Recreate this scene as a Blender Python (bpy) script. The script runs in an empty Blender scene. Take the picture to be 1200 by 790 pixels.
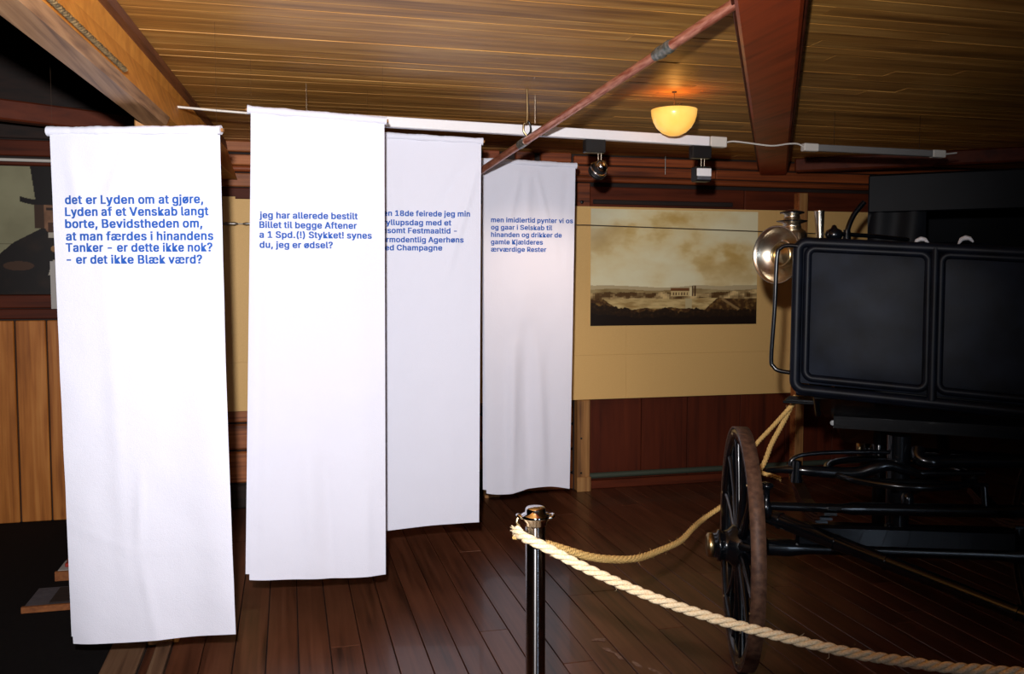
import bpy, math, random
from mathutils import Vector, Matrix, noise
random.seed(7)
C = bpy.context.scene.collection
D = bpy.data
PI = math.pi

# ---------------------------------------------------------------- camera, world, flash, exposure
cam = D.objects.new('camera', D.cameras.new('camera'))
C.objects.link(cam)
cam.data.sensor_width = 36.0
cam.data.lens = 1050 / 1200 * 36
cam.location = (0, 0, 1.56)
cam.rotation_euler = (PI / 2 - math.radians(3.54), 0, -math.radians(14.04))
cam.data.clip_start = 0.02
bpy.context.scene.camera = cam

world = D.worlds.new('world')
bpy.context.scene.world = world
world.use_nodes = True
world.node_tree.nodes['Background'].inputs[0].default_value = (0.55, 0.6, 0.75, 1)
world.node_tree.nodes['Background'].inputs[1].default_value = 0.02

def spot(name, loc, target, power, col, size, blend, rad):
    l = D.lights.new(name, 'SPOT')
    l.energy = power; l.color = col; l.spot_size = size; l.spot_blend = blend; l.shadow_soft_size = rad
    o = D.objects.new(name, l); C.objects.link(o); o.location = loc
    o.rotation_euler = (Vector(target) - Vector(loc)).to_track_quat('-Z', 'Y').to_euler()
    return o
# the photographer's flash, on its bracket up and to the left of the lens
flash = spot('camera_flash', (-0.08, 0.02, 1.79), (0.04, 4.4, 1.98), 890, (1.0, 0.97, 0.98), math.radians(94), 1.0, 0.03)

vs = bpy.context.scene.view_settings
vs.view_transform = 'Standard'; vs.look = 'None'; vs.gamma = 1.0; vs.exposure = 0.0; vs.use_curve_mapping = False

# ---------------------------------------------------------------- materials
def lin(r, g, b):
    f = lambda c: (c / 255 / 12.92) if c <= 10 else ((c / 255 + 0.055) / 1.055) ** 2.4
    return (f(r), f(g), f(b), 1)

def base_mat(name, col, rough=0.5, metal=0.0, spec=0.5, coat=0.0):
    m = D.materials.new(name); m.use_nodes = True
    b = m.node_tree.nodes['Principled BSDF']
    b.inputs['Base Color'].default_value = col
    b.inputs['Roughness'].default_value = rough
    b.inputs['Metallic'].default_value = metal
    b.inputs['Specular IOR Level'].default_value = spec
    b.inputs['Coat Weight'].default_value = coat
    return m, m.node_tree.nodes, m.node_tree.links, b

def ramp(N, stops):
    r = N.new('ShaderNodeValToRGB')
    e = r.color_ramp.elements
    while len(e) < len(stops): e.new(0.5)
    for k, (p, c) in enumerate(stops):
        e[k].position = p; e[k].color = c
    return r

def noisy(name, c1, c2, rough=0.5, metal=0.0, scale=8, bump=0.0, spec=0.5, stretch=(1, 1, 1), detail=4, coat=0.0, lo=0.35, hi=0.65):
    m, N, L, b = base_mat(name, c1, rough, metal, spec, coat)
    g = N.new('ShaderNodeNewGeometry'); mp = N.new('ShaderNodeMapping'); mp.inputs['Scale'].default_value = stretch
    n = N.new('ShaderNodeTexNoise'); n.inputs['Scale'].default_value = scale; n.inputs['Detail'].default_value = detail
    L.new(g.outputs['Position'], mp.inputs[0]); L.new(mp.outputs[0], n.inputs['Vector'])
    r = ramp(N, [(lo, c1), (hi, c2)])
    L.new(n.outputs['Fac'], r.inputs[0]); L.new(r.outputs[0], b.inputs['Base Color'])
    if bump:
        bp = N.new('ShaderNodeBump'); bp.inputs['Strength'].default_value = bump; bp.inputs['Distance'].default_value = 0.004
        L.new(n.outputs['Fac'], bp.inputs['Height']); L.new(bp.outputs[0], b.inputs['Normal'])
    return m

def wood(name, dark, mid, light, axis='x', rough=0.45, knots=0.5, vary=0.25, grain=60, bump=0.25, spec=0.4, coat=0.0):
    """board wood: grain runs along the axis, each board shifted in tone and pattern"""
    m, N, L, b = base_mat(name, mid, rough, 0, spec, coat)
    g = N.new('ShaderNodeNewGeometry'); oi = N.new('ShaderNodeObjectInfo')
    off = N.new('ShaderNodeVectorMath'); off.operation = 'MULTIPLY'
    cmb = N.new('ShaderNodeCombineXYZ')
    for k in range(3): L.new(oi.outputs['Random'], cmb.inputs[k])
    off.inputs[1].default_value = (37, 23, 51)
    L.new(cmb.outputs[0], off.inputs[0])
    ad = N.new('ShaderNodeVectorMath'); L.new(g.outputs['Position'], ad.inputs[0]); L.new(off.outputs[0], ad.inputs[1])
    s = {'x': (1.2, grain, grain), 'y': (grain, 1.2, grain), 'z': (grain, grain, 1.2)}[axis]
    s2 = {'x': (3, 16, 16), 'y': (16, 3, 16), 'z': (16, 16, 3)}[axis]
    def nz(sc, scale, det, dist=0.0):
        mp = N.new('ShaderNodeMapping'); mp.inputs['Scale'].default_value = sc
        n = N.new('ShaderNodeTexNoise'); n.inputs['Scale'].default_value = scale; n.inputs['Detail'].default_value = det
        n.inputs['Distortion'].default_value = dist
        L.new(ad.outputs[0], mp.inputs[0]); L.new(mp.outputs[0], n.inputs['Vector'])
        return n
    n1 = nz(s, 1.0, 5, 0.4)
    n2 = nz(s2, 0.5, 3, 0.2)
    mx = N.new('ShaderNodeMix'); mx.data_type = 'FLOAT'; mx.inputs[0].default_value = 0.45
    L.new(n1.outputs['Fac'], mx.inputs[2]); L.new(n2.outputs['Fac'], mx.inputs[3])
    r = ramp(N, [(0.33, dark), (0.5, mid), (0.68, light)])
    L.new(mx.outputs[0], r.inputs[0])
    # knots
    mp = N.new('ShaderNodeMapping'); mp.inputs['Scale'].default_value = {'x': (1.6, 5, 5), 'y': (5, 1.6, 5), 'z': (5, 5, 1.6)}[axis]
    L.new(ad.outputs[0], mp.inputs[0])
    v = N.new('ShaderNodeTexVoronoi'); v.inputs['Scale'].default_value = 1.0; v.inputs['Randomness'].default_value = 1.0
    L.new(mp.outputs[0], v.inputs['Vector'])
    kr = ramp(N, [(0.0, (1, 1, 1, 1)), (0.10, (0, 0, 0, 1))]); L.new(v.outputs['Distance'], kr.inputs[0])
    km = N.new('ShaderNodeMath'); km.operation = 'MULTIPLY'; km.inputs[1].default_value = knots
    L.new(kr.outputs[0], km.inputs[0])
    mk = N.new('ShaderNodeMix'); mk.data_type = 'RGBA'
    L.new(km.outputs[0], mk.inputs[0]); L.new(r.outputs[0], mk.inputs[6]); mk.inputs[7].default_value = dark
    hsv = N.new('ShaderNodeHueSaturation')
    mr = N.new('ShaderNodeMapRange'); mr.inputs[3].default_value = 1 - vary; mr.inputs[4].default_value = 1 + vary
    L.new(oi.outputs['Random'], mr.inputs[0]); L.new(mr.outputs[0], hsv.inputs['Value'])
    L.new(mk.outputs[2], hsv.inputs['Color']); L.new(hsv.outputs[0], b.inputs['Base Color'])
    bp = N.new('ShaderNodeBump'); bp.inputs['Strength'].default_value = bump; bp.inputs['Distance'].default_value = 0.002
    L.new(n1.outputs['Fac'], bp.inputs['Height']); L.new(bp.outputs[0], b.inputs['Normal'])
    return m

M = {}
M['ceil'] = wood('ceiling_pine', lin(126, 82, 32), lin(180, 126, 56), lin(214, 162, 86), 'x', 0.5, 0.8, 0.11, 26, 0.2)
M['ceil_back'] = base_mat('ceiling_groove', lin(60, 38, 18), 0.8)[0]
M['floor'] = wood('floor_varnish', lin(50, 26, 17), lin(86, 49, 33), lin(106, 65, 46), 'y', 0.33, 0.5, 0.12, 45, 0.12, 0.4, 0.12)
M['floor_gap'] = base_mat('floor_gap', lin(14, 9, 7), 0.9)[0]
M['floor_pale'] = wood('worn_floor', lin(70, 48, 34), lin(104, 76, 56), lin(124, 96, 72), 'y', 0.5, 0.4, 0.1)
M['black_floor'] = noisy('black_floor_felt', lin(10, 9, 10), lin(16, 14, 15), 0.9, scale=40, spec=0.15)
M['orange'] = noisy('ochre_painted_wood', lin(206, 132, 42), lin(232, 158, 60), 0.6, scale=14, bump=0.3, stretch=(1, 1, 1))
M['brown_trim'] = wood('brown_trim', lin(84, 44, 20), lin(122, 70, 34), lin(140, 84, 42), 'y', 0.55, 0.3, 0.1)
M['raw'] = wood('old_beam_wood', lin(100, 66, 38), lin(158, 116, 76), lin(186, 146, 104), 'y', 0.6, 0.5, 0.1)
M['red'] = wood('red_beam_paint', lin(118, 40, 12), lin(160, 60, 22), lin(172, 68, 26), 'y', 0.42, 0.25, 0.05, 25, 0.15)
M['log'] = wood('red_brown_log', lin(78, 34, 14), lin(134, 64, 27), lin(160, 82, 38), 'x', 0.55, 0.5, 0.22)
M['log_tan'] = wood('orange_brown_log', lin(100, 52, 22), lin(166, 96, 48), lin(190, 118, 64), 'x', 0.55, 0.6, 0.2)
M['dark_red'] = wood('dark_red_board', lin(60, 22, 9), lin(86, 34, 15), lin(96, 40, 18), 'z', 0.6, 0.3, 0.10, 25, 0.15, 0.2)
M['dark_redx'] = wood('dark_red_rail', lin(58, 22, 9), lin(86, 35, 15), lin(98, 42, 19), 'x', 0.6, 0.3, 0.12, 25, 0.15, 0.2)
M['pine'] = wood('orange_pine_plank', lin(130, 70, 24), lin(184, 112, 48), lin(212, 142, 72), 'z', 0.4, 0.8, 0.12, 30)
M['post'] = wood('tan_post_wood', lin(96, 60, 30), lin(160, 112, 62), lin(184, 138, 84), 'z', 0.6, 0.7, 0.12, 40)
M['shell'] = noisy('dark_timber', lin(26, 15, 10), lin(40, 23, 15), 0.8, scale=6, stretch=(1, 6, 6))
M['tan'] = noisy('tan_hardboard', lin(220, 176, 108), lin(230, 188, 120), 0.55, scale=500, bump=0.08, detail=2, spec=0.3)
M['green'] = base_mat('dull_green_pipe', lin(64, 72, 60), 0.5)[0]
M['white'] = base_mat('white_enamel', lin(226, 224, 226), 0.35)[0]
M['grey'] = base_mat('grey_plastic', lin(120, 118, 116), 0.4)[0]
M['lwhite'] = base_mat('off_white_end_cap', lin(206, 200, 190), 0.4)[0]
M['black_plastic'] = base_mat('black_plastic', lin(22, 20, 20), 0.4)[0]
M['chrome'] = base_mat('chrome', (0.72, 0.7, 0.69, 1), 0.07, 1.0)[0]
m, N, L, b = base_mat('polished_post_steel', (0.5, 0.49, 0.49, 1), 0.2, 1.0)
b.inputs['Anisotropic'].default_value = 0.97; b.inputs['Anisotropic Rotation'].default_value = 0.25
tn = N.new('ShaderNodeTangent'); tn.direction_type = 'RADIAL'; tn.axis = 'Z'; L.new(tn.outputs[0], b.inputs['Tangent'])
M['black_chrome'] = m
M['day'] = base_mat('window_daylight', (0.8, 0.8, 0.8, 1), 0.1)[0]
b = M['day'].node_tree.nodes['Principled BSDF']; b.inputs['Emission Color'].default_value = (0.62, 0.78, 1.0, 1); b.inputs['Emission Strength'].default_value = 12.0
M['nickel'] = noisy('aged_nickel', (0.55, 0.47, 0.36, 1), (0.68, 0.6, 0.48, 1), 0.26, 1.0, scale=25)
M['brass'] = noisy('dull_brass', (0.42, 0.3, 0.14, 1), (0.55, 0.42, 0.22, 1), 0.3, 1.0, scale=30)
M['black_iron'] = noisy('black_painted_iron', lin(5, 7, 10), lin(9, 12, 17), 0.22, 0, scale=18, spec=0.4, coat=0.25)
M['black_wood'] = noisy('black_lacquer', lin(4, 5, 8), lin(7, 9, 13), 0.24, 0, scale=12, spec=0.35, coat=0.25)
M['leather'] = noisy('black_leather', lin(9, 12, 19), lin(20, 26, 38), 0.42, 0, scale=7, bump=0.05, detail=6, spec=0.06)
M['leather_roll'] = noisy('rolled_leather_edge', lin(8, 10, 16), lin(14, 18, 28), 0.45, 0, scale=9, spec=0.14)
M['hood'] = noisy('hood_leather', lin(5, 6, 9), lin(10, 12, 17), 0.45, 0, scale=5, bump=0.1, spec=0.07)
M['rust'] = noisy('rusty_tyre_iron', lin(70, 46, 34), lin(104, 74, 56), 0.6, 0.2, scale=45, bump=0.3)
M['copper'] = noisy('copper_with_highlight', lin(150, 76, 54), lin(222, 156, 128), 0.3, 0.4, scale=9, stretch=(10, 1, 10), lo=0.3, hi=0.8)  # pale end of the streaks puts the pipe's highlight into its colour
M['solder'] = noisy('grey_joint', lin(96, 104, 100), lin(160, 158, 150), 0.35, 0.7, scale=60)
M['rope'] = noisy('sisal_rope', lin(206, 182, 144), lin(230, 210, 176), 0.85, 0, scale=220, bump=0.6, spec=0.1)
M['far_rope'] = noisy('far_rope_lit_yellow', lin(206, 164, 96), lin(226, 188, 120), 0.85, 0, scale=220, bump=0.6, spec=0.1)  # far rope tinted yellower: its light is put into the colour
M['dark_rope'] = noisy('dusty_grey_rope', lin(84, 74, 56), lin(150, 124, 84), 0.9, 0, scale=60, bump=0.5, spec=0.1)
M['ink'] = base_mat('blue_print', lin(36, 84, 164), 0.7, spec=0.2)[0]
M['paper'] = base_mat('grey_card', lin(176, 170, 164), 0.7)[0]
M['steel'] = base_mat('dull_steel', (0.35, 0.33, 0.3, 1), 0.35, 1.0)[0]
M['scuff'] = noisy('bare_scuffed_wood', lin(150, 120, 98), lin(110, 78, 60), 0.7, 0, scale=60)
M['redbook'] = base_mat('red_cover', lin(150, 40, 26), 0.5)[0]
M['slate'] = noisy('slate_grey_sheet', lin(66, 68, 76), lin(82, 84, 92), 0.6, 0, scale=30)
M['glass'] = None

# cloth
m, N, L, b = base_mat('white_cotton', lin(213, 214, 226), 0.9, 0, 0.1)
g = N.new('ShaderNodeNewGeometry'); n = N.new('ShaderNodeTexNoise'); n.inputs['Scale'].default_value = 260; n.inputs['Detail'].default_value = 3
n2 = N.new('ShaderNodeTexNoise'); n2.inputs['Scale'].default_value = 9; n2.inputs['Detail'].default_value = 5
L.new(g.outputs['Position'], n.inputs['Vector']); L.new(g.outputs['Position'], n2.inputs['Vector'])
mm = N.new('ShaderNodeMath'); mm.operation = 'MULTIPLY_ADD'; mm.inputs[1].default_value = 3.0
L.new(n2.outputs['Fac'], mm.inputs[0]); L.new(n.outputs['Fac'], mm.inputs[2])
bp = N.new('ShaderNodeBump'); bp.inputs['Strength'].default_value = 0.35; bp.inputs['Distance'].default_value = 0.003
L.new(mm.outputs[0], bp.inputs['Height']); L.new(bp.outputs[0], b.inputs['Normal'])
b.inputs['Sheen Weight'].default_value = 0.1
M['cloth'] = m
# glowing amber glass
m, N, L, b = base_mat('amber_glass', lin(236, 190, 90), 0.25)
g = N.new('ShaderNodeNewGeometry'); sp = N.new('ShaderNodeTexNoise'); sp.inputs['Scale'].default_value = 10
L.new(g.outputs['Position'], sp.inputs['Vector'])
r = ramp(N, [(0.3, (1.0, 0.46, 0.07, 1)), (0.7, (1.0, 0.60, 0.16, 1))]); L.new(sp.outputs['Fac'], r.inputs[0])
L.new(r.outputs[0], b.inputs['Emission Color']); b.inputs['Emission Strength'].default_value = 0.72
M['amber'] = m
def vcol_mat(name, rough=0.5):
    m, N, L, b = base_mat(name, (1, 1, 1, 1), rough, spec=0.3)
    a = N.new('ShaderNodeVertexColor'); a.layer_name = 'print'
    L.new(a.outputs[0], b.inputs['Base Color'])
    return m

# ---------------------------------------------------------------- mesh helpers (all shapes in world coordinates)
class MB:
    def __init__(s): s.v = []; s.f = []; s.sm = []
    def add(s, vs, fs, smooth=False):
        o = len(s.v); s.v += [Vector(p) for p in vs]
        for f in fs: s.f.append([i + o for i in f]); s.sm.append(smooth)
        return s
    def box(s, x0, x1, y0, y1, z0, z1, bev=0.0):
        return s.obox(Matrix.Translation(((x0+x1)/2, (y0+y1)/2, (z0+z1)/2)), (x1-x0, y1-y0, z1-z0), bev)
    def obox(s, mat, size, bev=0.0):
        a, b_, c = [q / 2 for q in size]
        if bev <= 0:
            vs = [mat @ Vector((sx*a, sy*b_, sz*c)) for sx in (-1, 1) for sy in (-1, 1) for sz in (-1, 1)]
            return s.add(vs, [(0,1,3,2),(4,6,7,5),(0,4,5,1),(2,3,7,6),(0,2,6,4),(1,5,7,3)])
        e = min(bev, a*0.9, b_*0.9, c*0.9)
        vs = []; idx = {}
        for sx in (-1, 1):
            for sy in (-1, 1):
                for sz in (-1, 1):
                    for k in range(3):
                        p = [sx*a, sy*b_, sz*c]
                        for j in range(3):
                            if j != k: p[j] -= (sx, sy, sz)[j] * e
                        idx[(sx, sy, sz, k)] = len(vs); vs.append(mat @ Vector(p))
        fs = []
        def q(*keys): fs.append([idx[k] for k in keys])
        for t in (-1, 1):
            o = [(-1,-1),(1,-1),(1,1),(-1,1)]
            if t < 0: o = o[::-1]
            q(*[(t, u, v, 0) for u, v in o]); q(*[(v, t, u, 1) for u, v in o]); q(*[(u, v, t, 2) for u, v in o])
        for u in (-1, 1):
            for v in (-1, 1):
                fl = u * v
                def e4(l): fs.append([idx[k] for k in (l if fl > 0 else l[::-1])])
                e4([(u, v, -1, 0), (u, v, -1, 1), (u, v, 1, 1), (u, v, 1, 0)])
                e4([(u, -1, v, 2), (u, -1, v, 0), (u, 1, v, 0), (u, 1, v, 2)])
                e4([(-1, u, v, 1), (-1, u, v, 2), (1, u, v, 2), (1, u, v, 1)])
        for sx in (-1, 1):
            for sy in (-1, 1):
                for sz in (-1, 1):
                    t = [idx[(sx, sy, sz, k)] for k in range(3)]
                    fs.append(t if sx*sy*sz > 0 else t[::-1])
        return s.add(vs, fs)
    def beam(s, p, q, w, h, bev=0.0, up=(0, 0, 1)):
        """box along p->q; w across, h along up"""
        p = Vector(p); q = Vector(q); d = (q - p); l = d.length; d.normalize()
        sd = d.cross(Vector(up)).normalized(); u = sd.cross(d)
        mt = Matrix((d, sd, u)).transposed().to_4x4(); mt.translation = (p + q) / 2
        return s.obox(mt, (l, w, h), bev)
    def tube(s, pts, rad, n=10, cap=True, close=False):
        pts = [Vector(p) for p in pts]; k = len(pts)
        rads = rad if isinstance(rad, (list, tuple)) else [rad] * k
        t0 = (pts[1] - pts[0]).normalized()
        ref = Vector((0, 0, 1)) if abs(t0.z) < 0.9 else Vector((1, 0, 0))
        nrm = (ref - t0 * ref.dot(t0)).normalized()
        vs = []
        for i, p in enumerate(pts):
            if close: t = (pts[(i+1) % k] - pts[i-1])
            else: t = pts[min(i+1, k-1)] - pts[max(i-1, 0)]
            t.normalize()
            nrm = (nrm - t * nrm.dot(t)).normalized(); bn = t.cross(nrm)
            for j in range(n):
                a = 2*PI*j/n
                vs.append(p + (nrm*math.cos(a) + bn*math.sin(a)) * rads[i])
        fs = []
        for i in range(k if close else k-1):
            i2 = (i+1) % k
            for j in range(n): fs.append((i*n+j, i*n+(j+1) % n, i2*n+(j+1) % n, i2*n+j))
        s.add(vs, fs, True)
        if cap and not close:
            s.add(vs[:n], [tuple(range(n))[::-1]]); s.add(vs[-n:], [tuple(range(n))])
        return s
    def lathe(s, c, axis, prof, n=24, cap=True):
        """prof: (radius, distance along axis)"""
        c = Vector(c); a = Vector(axis).normalized()
        ref = Vector((0, 0, 1)) if abs(a.z) < 0.9 else Vector((1, 0, 0))
        u = (ref - a*ref.dot(a)).normalized(); w = a.cross(u)
        vs = []
        for r, h in prof:
            for j in range(n):
                t = 2*PI*j/n; vs.append(c + a*h + (u*math.cos(t) + w*math.sin(t))*max(r, 1e-5))
        fs = []
        for i in range(len(prof)-1):
            for j in range(n): fs.append((i*n+j, i*n+(j+1) % n, (i+1)*n+(j+1) % n, (i+1)*n+j))
        s.add(vs, fs, True)
        if cap:
            s.add(vs[:n], [tuple(range(n))[::-1]]); s.add(vs[-n:], [tuple(range(n))])
        return s
    def build(s, name, mat, parent=None, origin=None):
        """link as one object; origin = world position of the object's own origin"""
        root = parent
        while root is not None and root.parent is not None: root = root.parent
        o = Vector(origin) if origin is not None else (Vector(root.location) if root is not None else Vector((0, 0, 0)))
        me = D.meshes.new(name)
        me.from_pydata([tuple(p - o) for p in s.v], [], s.f)
        me.polygons.foreach_set('use_smooth', s.sm)
        me.materials.append(mat); me.update()
        ob = D.objects.new(name, me); C.objects.link(ob)
        if parent is not None:
            ob.parent = parent
            if origin is not None: ob.location = o - Vector(root.location)
        else: ob.location = o
        return ob

def thing(name, label, cat, loc, group=None):
    o = D.objects.new(name, None); C.objects.link(o); o.location = loc; o.empty_display_size = 0.1
    o['label'] = label; o['category'] = cat
    if group: o['group'] = group
    return o
def tag(o, label, cat, group=None):
    o['label'] = label; o['category'] = cat
    if group: o['group'] = group
    return o
def struct(o): o['kind'] = 'structure'; return o
def smooth_path(pts, sub=8):
    P = [Vector(p) for p in pts]; out = []
    for i in range(len(P)-1):
        a = P[max(i-1, 0)]; b = P[i]; c = P[i+1]; d = P[min(i+2, len(P)-1)]
        for k in range(sub):
            t = k/sub
            out.append(0.5*((2*b) + (c-a)*t + (2*a-5*b+4*c-d)*t*t + (3*b-a-3*c+d)*t**3))
    out.append(P[-1]); return out
def resample(P, step):
    out = [P[0].copy()]; acc = 0
    for i in range(1, len(P)):
        a = P[i-1]; seg = (P[i]-a).length
        while seg > 0 and acc + seg >= step:
            a = a.lerp(P[i], (step-acc)/seg); out.append(a.copy()); seg = (P[i]-a).length; acc = 0
        acc += seg
    return out
def twisted(mb, path, R, pitch, step=0.008, n=7, fuzz=0):
    P = resample(smooth_path(path, 10), step)
    t0 = (P[1]-P[0]).normalized(); nrm = Vector((0, 0, 1)) if abs(t0.z) < 0.9 else Vector((1, 0, 0))
    fr = []
    for i, p in enumerate(P):
        t = (P[min(i+1, len(P)-1)] - P[max(i-1, 0)]).normalized()
        nrm = (nrm - t*nrm.dot(t)).normalized(); fr.append((p, t, nrm.copy(), t.cross(nrm)))
    for k in range(3):
        pts = []
        for i, (p, t, a, b) in enumerate(fr):
            ph = 2*PI*(k/3 - i*step/pitch)
            pts.append(p + (a*math.cos(ph) + b*math.sin(ph))*R*0.56)
        mb.tube(pts, R*0.53, n)
    for k in range(fuzz):
        p, t, a, b = random.choice(fr); ph = random.uniform(0, 2*PI)
        o = a*math.cos(ph) + b*math.sin(ph)
        e = p + o*R*random.uniform(1.3, 2.2) + t*random.uniform(-0.02, 0.02)
        mb.tube([p + o*R*0.8, (p + o*R*1.3).lerp(e, 0.5) + t*0.004, e], [0.0005, 0.0004, 0.0002], 3)
    return mb

# ================================================================ THE SETTING
YW = 6.35; ZC = 2.50
# floor slab and boards
floor = struct(MB().box(-4.2, 6.6, -2.6, 6.6, -0.14, -0.022).build('floor', M['floor_gap']))
board_lines = []
x = -0.50
fw_ = 0.131
k = 0
floor_marks = 0
while x < 6.5:
    w = fw_ - 0.004
    y = -2.6 - random.uniform(0, 1.5); yend = YW
    while y < yend:
        ln = random.uniform(2.6, 4.2)
        y0 = max(y, -2.6); y1 = min(y + ln - 0.003, yend)
        if yend - y1 < 0.5: y1 = yend
        dz = random.uniform(-0.0008, 0.0008)
        if y1 - y0 > 0.05:
            MB().box(x, x + w, y0, y1, -0.02, dz, 0.0015).build('floorboard', M['floor'], floor, origin=(x + w/2, (y0+y1)/2, 0))
        if y1 >= yend: break
        y += ln
    x += fw_
# the paler boards at the edge of the black floor
MB().box(-0.755, -0.615, -2.6, YW, -0.02, 0.002, 0.003).build('floorboard', M['floor_pale'], floor, origin=(-0.68, 2, 0))
MB().box(-0.607, -0.572, -2.6, YW, -0.022, -0.006, 0.002).build('floorboard', M['floor'], floor, origin=(-0.59, 2, 0))
MB().box(-0.568, -0.506, -2.6, YW, -0.02, 0.012, 0.004).build('floorboard', M['floor_pale'], floor, origin=(-0.54, 2, 0))
MB().box(-4.2, -0.757, -2.6, YW, -0.021, -0.002).build('floor_covering', M['black_floor'], floor, origin=(-2.4, 2, 0))
# scuffed bare patches
def patch(pts):
    mb = MB(); c = sum((Vector((p[0], p[1], 0)) for p in pts), Vector()) / len(pts)
    vs = [(c.x, c.y, 0.0016)] + [(p[0], p[1], 0.0014) for p in pts]
    mb.add(vs, [(0, i, i % len(pts) + 1) for i in range(1, len(pts)+1)])
    mb.build('bare_patch', M['scuff'], floor, origin=(c.x, c.y, 0))
def blob(cx, cy, rx, ry, rot, seed):
    random.seed(seed); pts = []
    for i in range(12):
        a = 2*PI*i/12; r = random.uniform(0.6, 1.15)
        px = math.cos(a)*rx*r; py = math.sin(a)*ry*r
        pts.append((cx + px*math.cos(rot) - py*math.sin(rot), cy + px*math.sin(rot) + py*math.cos(rot)))
    patch(pts)
SC = [(1.295, 3.61, 0.035, 0.02, -0.2, 1), (1.295, 3.50, 0.015, 0.035, 0.3, 2), (1.315, 3.43, 0.012, 0.05, 0.1, 3), (1.36, 3.34, 0.013, 0.05, 0.2, 4), (1.41, 3.25, 0.011, 0.05, 0.4, 5)]
for a in SC: blob(*a)
random.seed(11)

# ceiling
ceiling = struct(MB().box(-0.66, 6.6, -2.6, 6.6, ZC + 0.018, ZC + 0.12).build('ceiling', M['ceil_back']))
y = -2.6; bw = 0.096
while y < YW:
    x = -0.62 - random.uniform(0, 1.0)
    while x < 6.5:
        ln = random.uniform(2.4, 4.4)
        x0 = max(x, -0.62 if y < 3.3 else -0.62 + 0.0); x1 = min(x + ln - 0.002, 6.5)
        if 6.5 - x1 < 0.4: x1 = 6.5
        dz = random.uniform(-0.0015, 0.0015)
        if x1 - x0 > 0.05:
            MB().box(x0, x1, y, y + bw - 0.003, ZC + dz, ZC + 0.018, 0.0005).build('ceiling_board', M['ceil'], ceiling, origin=((x0+x1)/2, y + bw/2, ZC))
        if x1 >= 6.5: break
        x += ln
    y += bw
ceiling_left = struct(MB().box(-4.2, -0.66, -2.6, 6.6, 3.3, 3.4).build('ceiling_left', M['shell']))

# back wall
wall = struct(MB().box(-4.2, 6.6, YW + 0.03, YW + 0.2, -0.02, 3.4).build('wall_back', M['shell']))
def wpiece(name, x0, x1, z0, z1, mat, proud=0.0, thick=0.05, bev=0.006):
    return MB().box(x0, x1, YW - proud, YW - proud + thick, z0, z1, bev).build(name, M[mat], wall, origin=((x0+x1)/2, YW - proud, (z0+z1)/2))
# short blocks just below the ceiling
for (a, b_) in [(-0.43, -0.15), (-0.12, 0.16), (0.22, 0.5), (0.58, 0.86), (0.94, 1.2), (1.37, 1.49), (1.61, 1.75), (1.8, 2.03)]:
    wpiece('wall_block', a, b_, 2.43, 2.50, 'log_tan' if a < 0.5 else 'log', 0.03)
wpiece('wall_log', -0.43, 0.9, 2.345, 2.415, 'log_tan', 0.0)
for (a, b_) in [(0.905, 2.04), (2.045, 3.2), (3.205, 4.6), (4.605, 6.5)]:
    wpiece('wall_log', a, b_, 2.345, 2.415, 'log', 0.0)
for (a, b_) in [(2.06, 3.05), (3.055, 4.3), (4.305, 6.5)]:
    wpiece('wall_log', a, b_, 2.425, 2.485, 'log', 0.0)
MB().tube([(-0.5, YW - 0.045, 2.315), (6.5, YW - 0.045, 2.305)], 0.022, 10).build('round_rail', M['log'], wall)
wpiece('wall_log', -0.43, 0.4, 2.20, 2.29, 'log_tan', 0.0)
wpiece('wall_log', 0.405, 2.06, 2.20, 2.285, 'log', 0.0)
wpiece('wall_log', -0.43, 1.0, 2.115, 2.192, 'dark_redx', 0.0)
wpiece('wall_log', 1.005, 2.06, 2.115, 2.192, 'dark_redx', 0.0)
wpiece('wall_board', 2.19, 3.45, 2.10, 2.265, 'dark_redx', -0.012, 0.04)
wpiece('wall_board', 3.455, 6.5, 2.10, 2.265, 'dark_redx', -0.012, 0.04)
# upright stud at the left end of the red band
o = wpiece('wall_stud', 2.08, 2.18, 2.11, 2.285, 'log', 0.02)
MB().lathe((2.115, YW - 0.021, 2.145), (0, -1, 0), [(0.0, 0.0), (0.014, 0.0), (0.012, 0.003), (0.0, 0.004)], 10).build('knot_hole', M['black_plastic'], wall)
wpiece('dark_slot', 2.21, 3.35, 2.135, 2.17, 'shell', 0.0, 0.03)
# vertical dark red boarding below the display panel
x = 2.19
for wd in (0.42, 0.38, 0.45, 0.40, 0.42, 0.4, 0.44, 0.4, 0.44, 0.46):
    wpiece('red_board', x, x + wd - 0.004, 0.02, 0.70, 'dark_red', 0.0, 0.03, 0.004); x += wd
wpiece('wall_sill', 2.19, 6.5, 0.0, 0.065, 'dark_redx', 0.035, 0.06)
MB().tube([(2.17, YW - 0.045, 0.105), (6.5, YW - 0.045, 0.115)], 0.022, 10).build('low_pipe', M['green'], wall)
# logs under the panel on the left
for (z0, z1) in [(0.60, 0.69), (0.41, 0.585), (0.18, 0.395)]:
    xs = [-0.55, 0.1, 0.75, 1.37]
    for i in range(3): wpiece('wall_log', xs[i], xs[i+1] - 0.006, z0, z1, 'log_tan', random.uniform(0.0, 0.012), 0.05, 0.01)
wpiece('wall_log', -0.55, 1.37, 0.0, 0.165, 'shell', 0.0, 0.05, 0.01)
wpiece('wall_log', 1.48, 2.06, 0.0, 0.12, 'log_tan', 0.01, 0.05, 0.01)
for (z0, z1) in [(0.13, 0.3), (0.31, 0.49), (0.5, 0.69)]:
    wpiece('wall_log', 1.48, 2.06, z0, z1, 'log_tan', 0.0, 0.05, 0.01)
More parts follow.
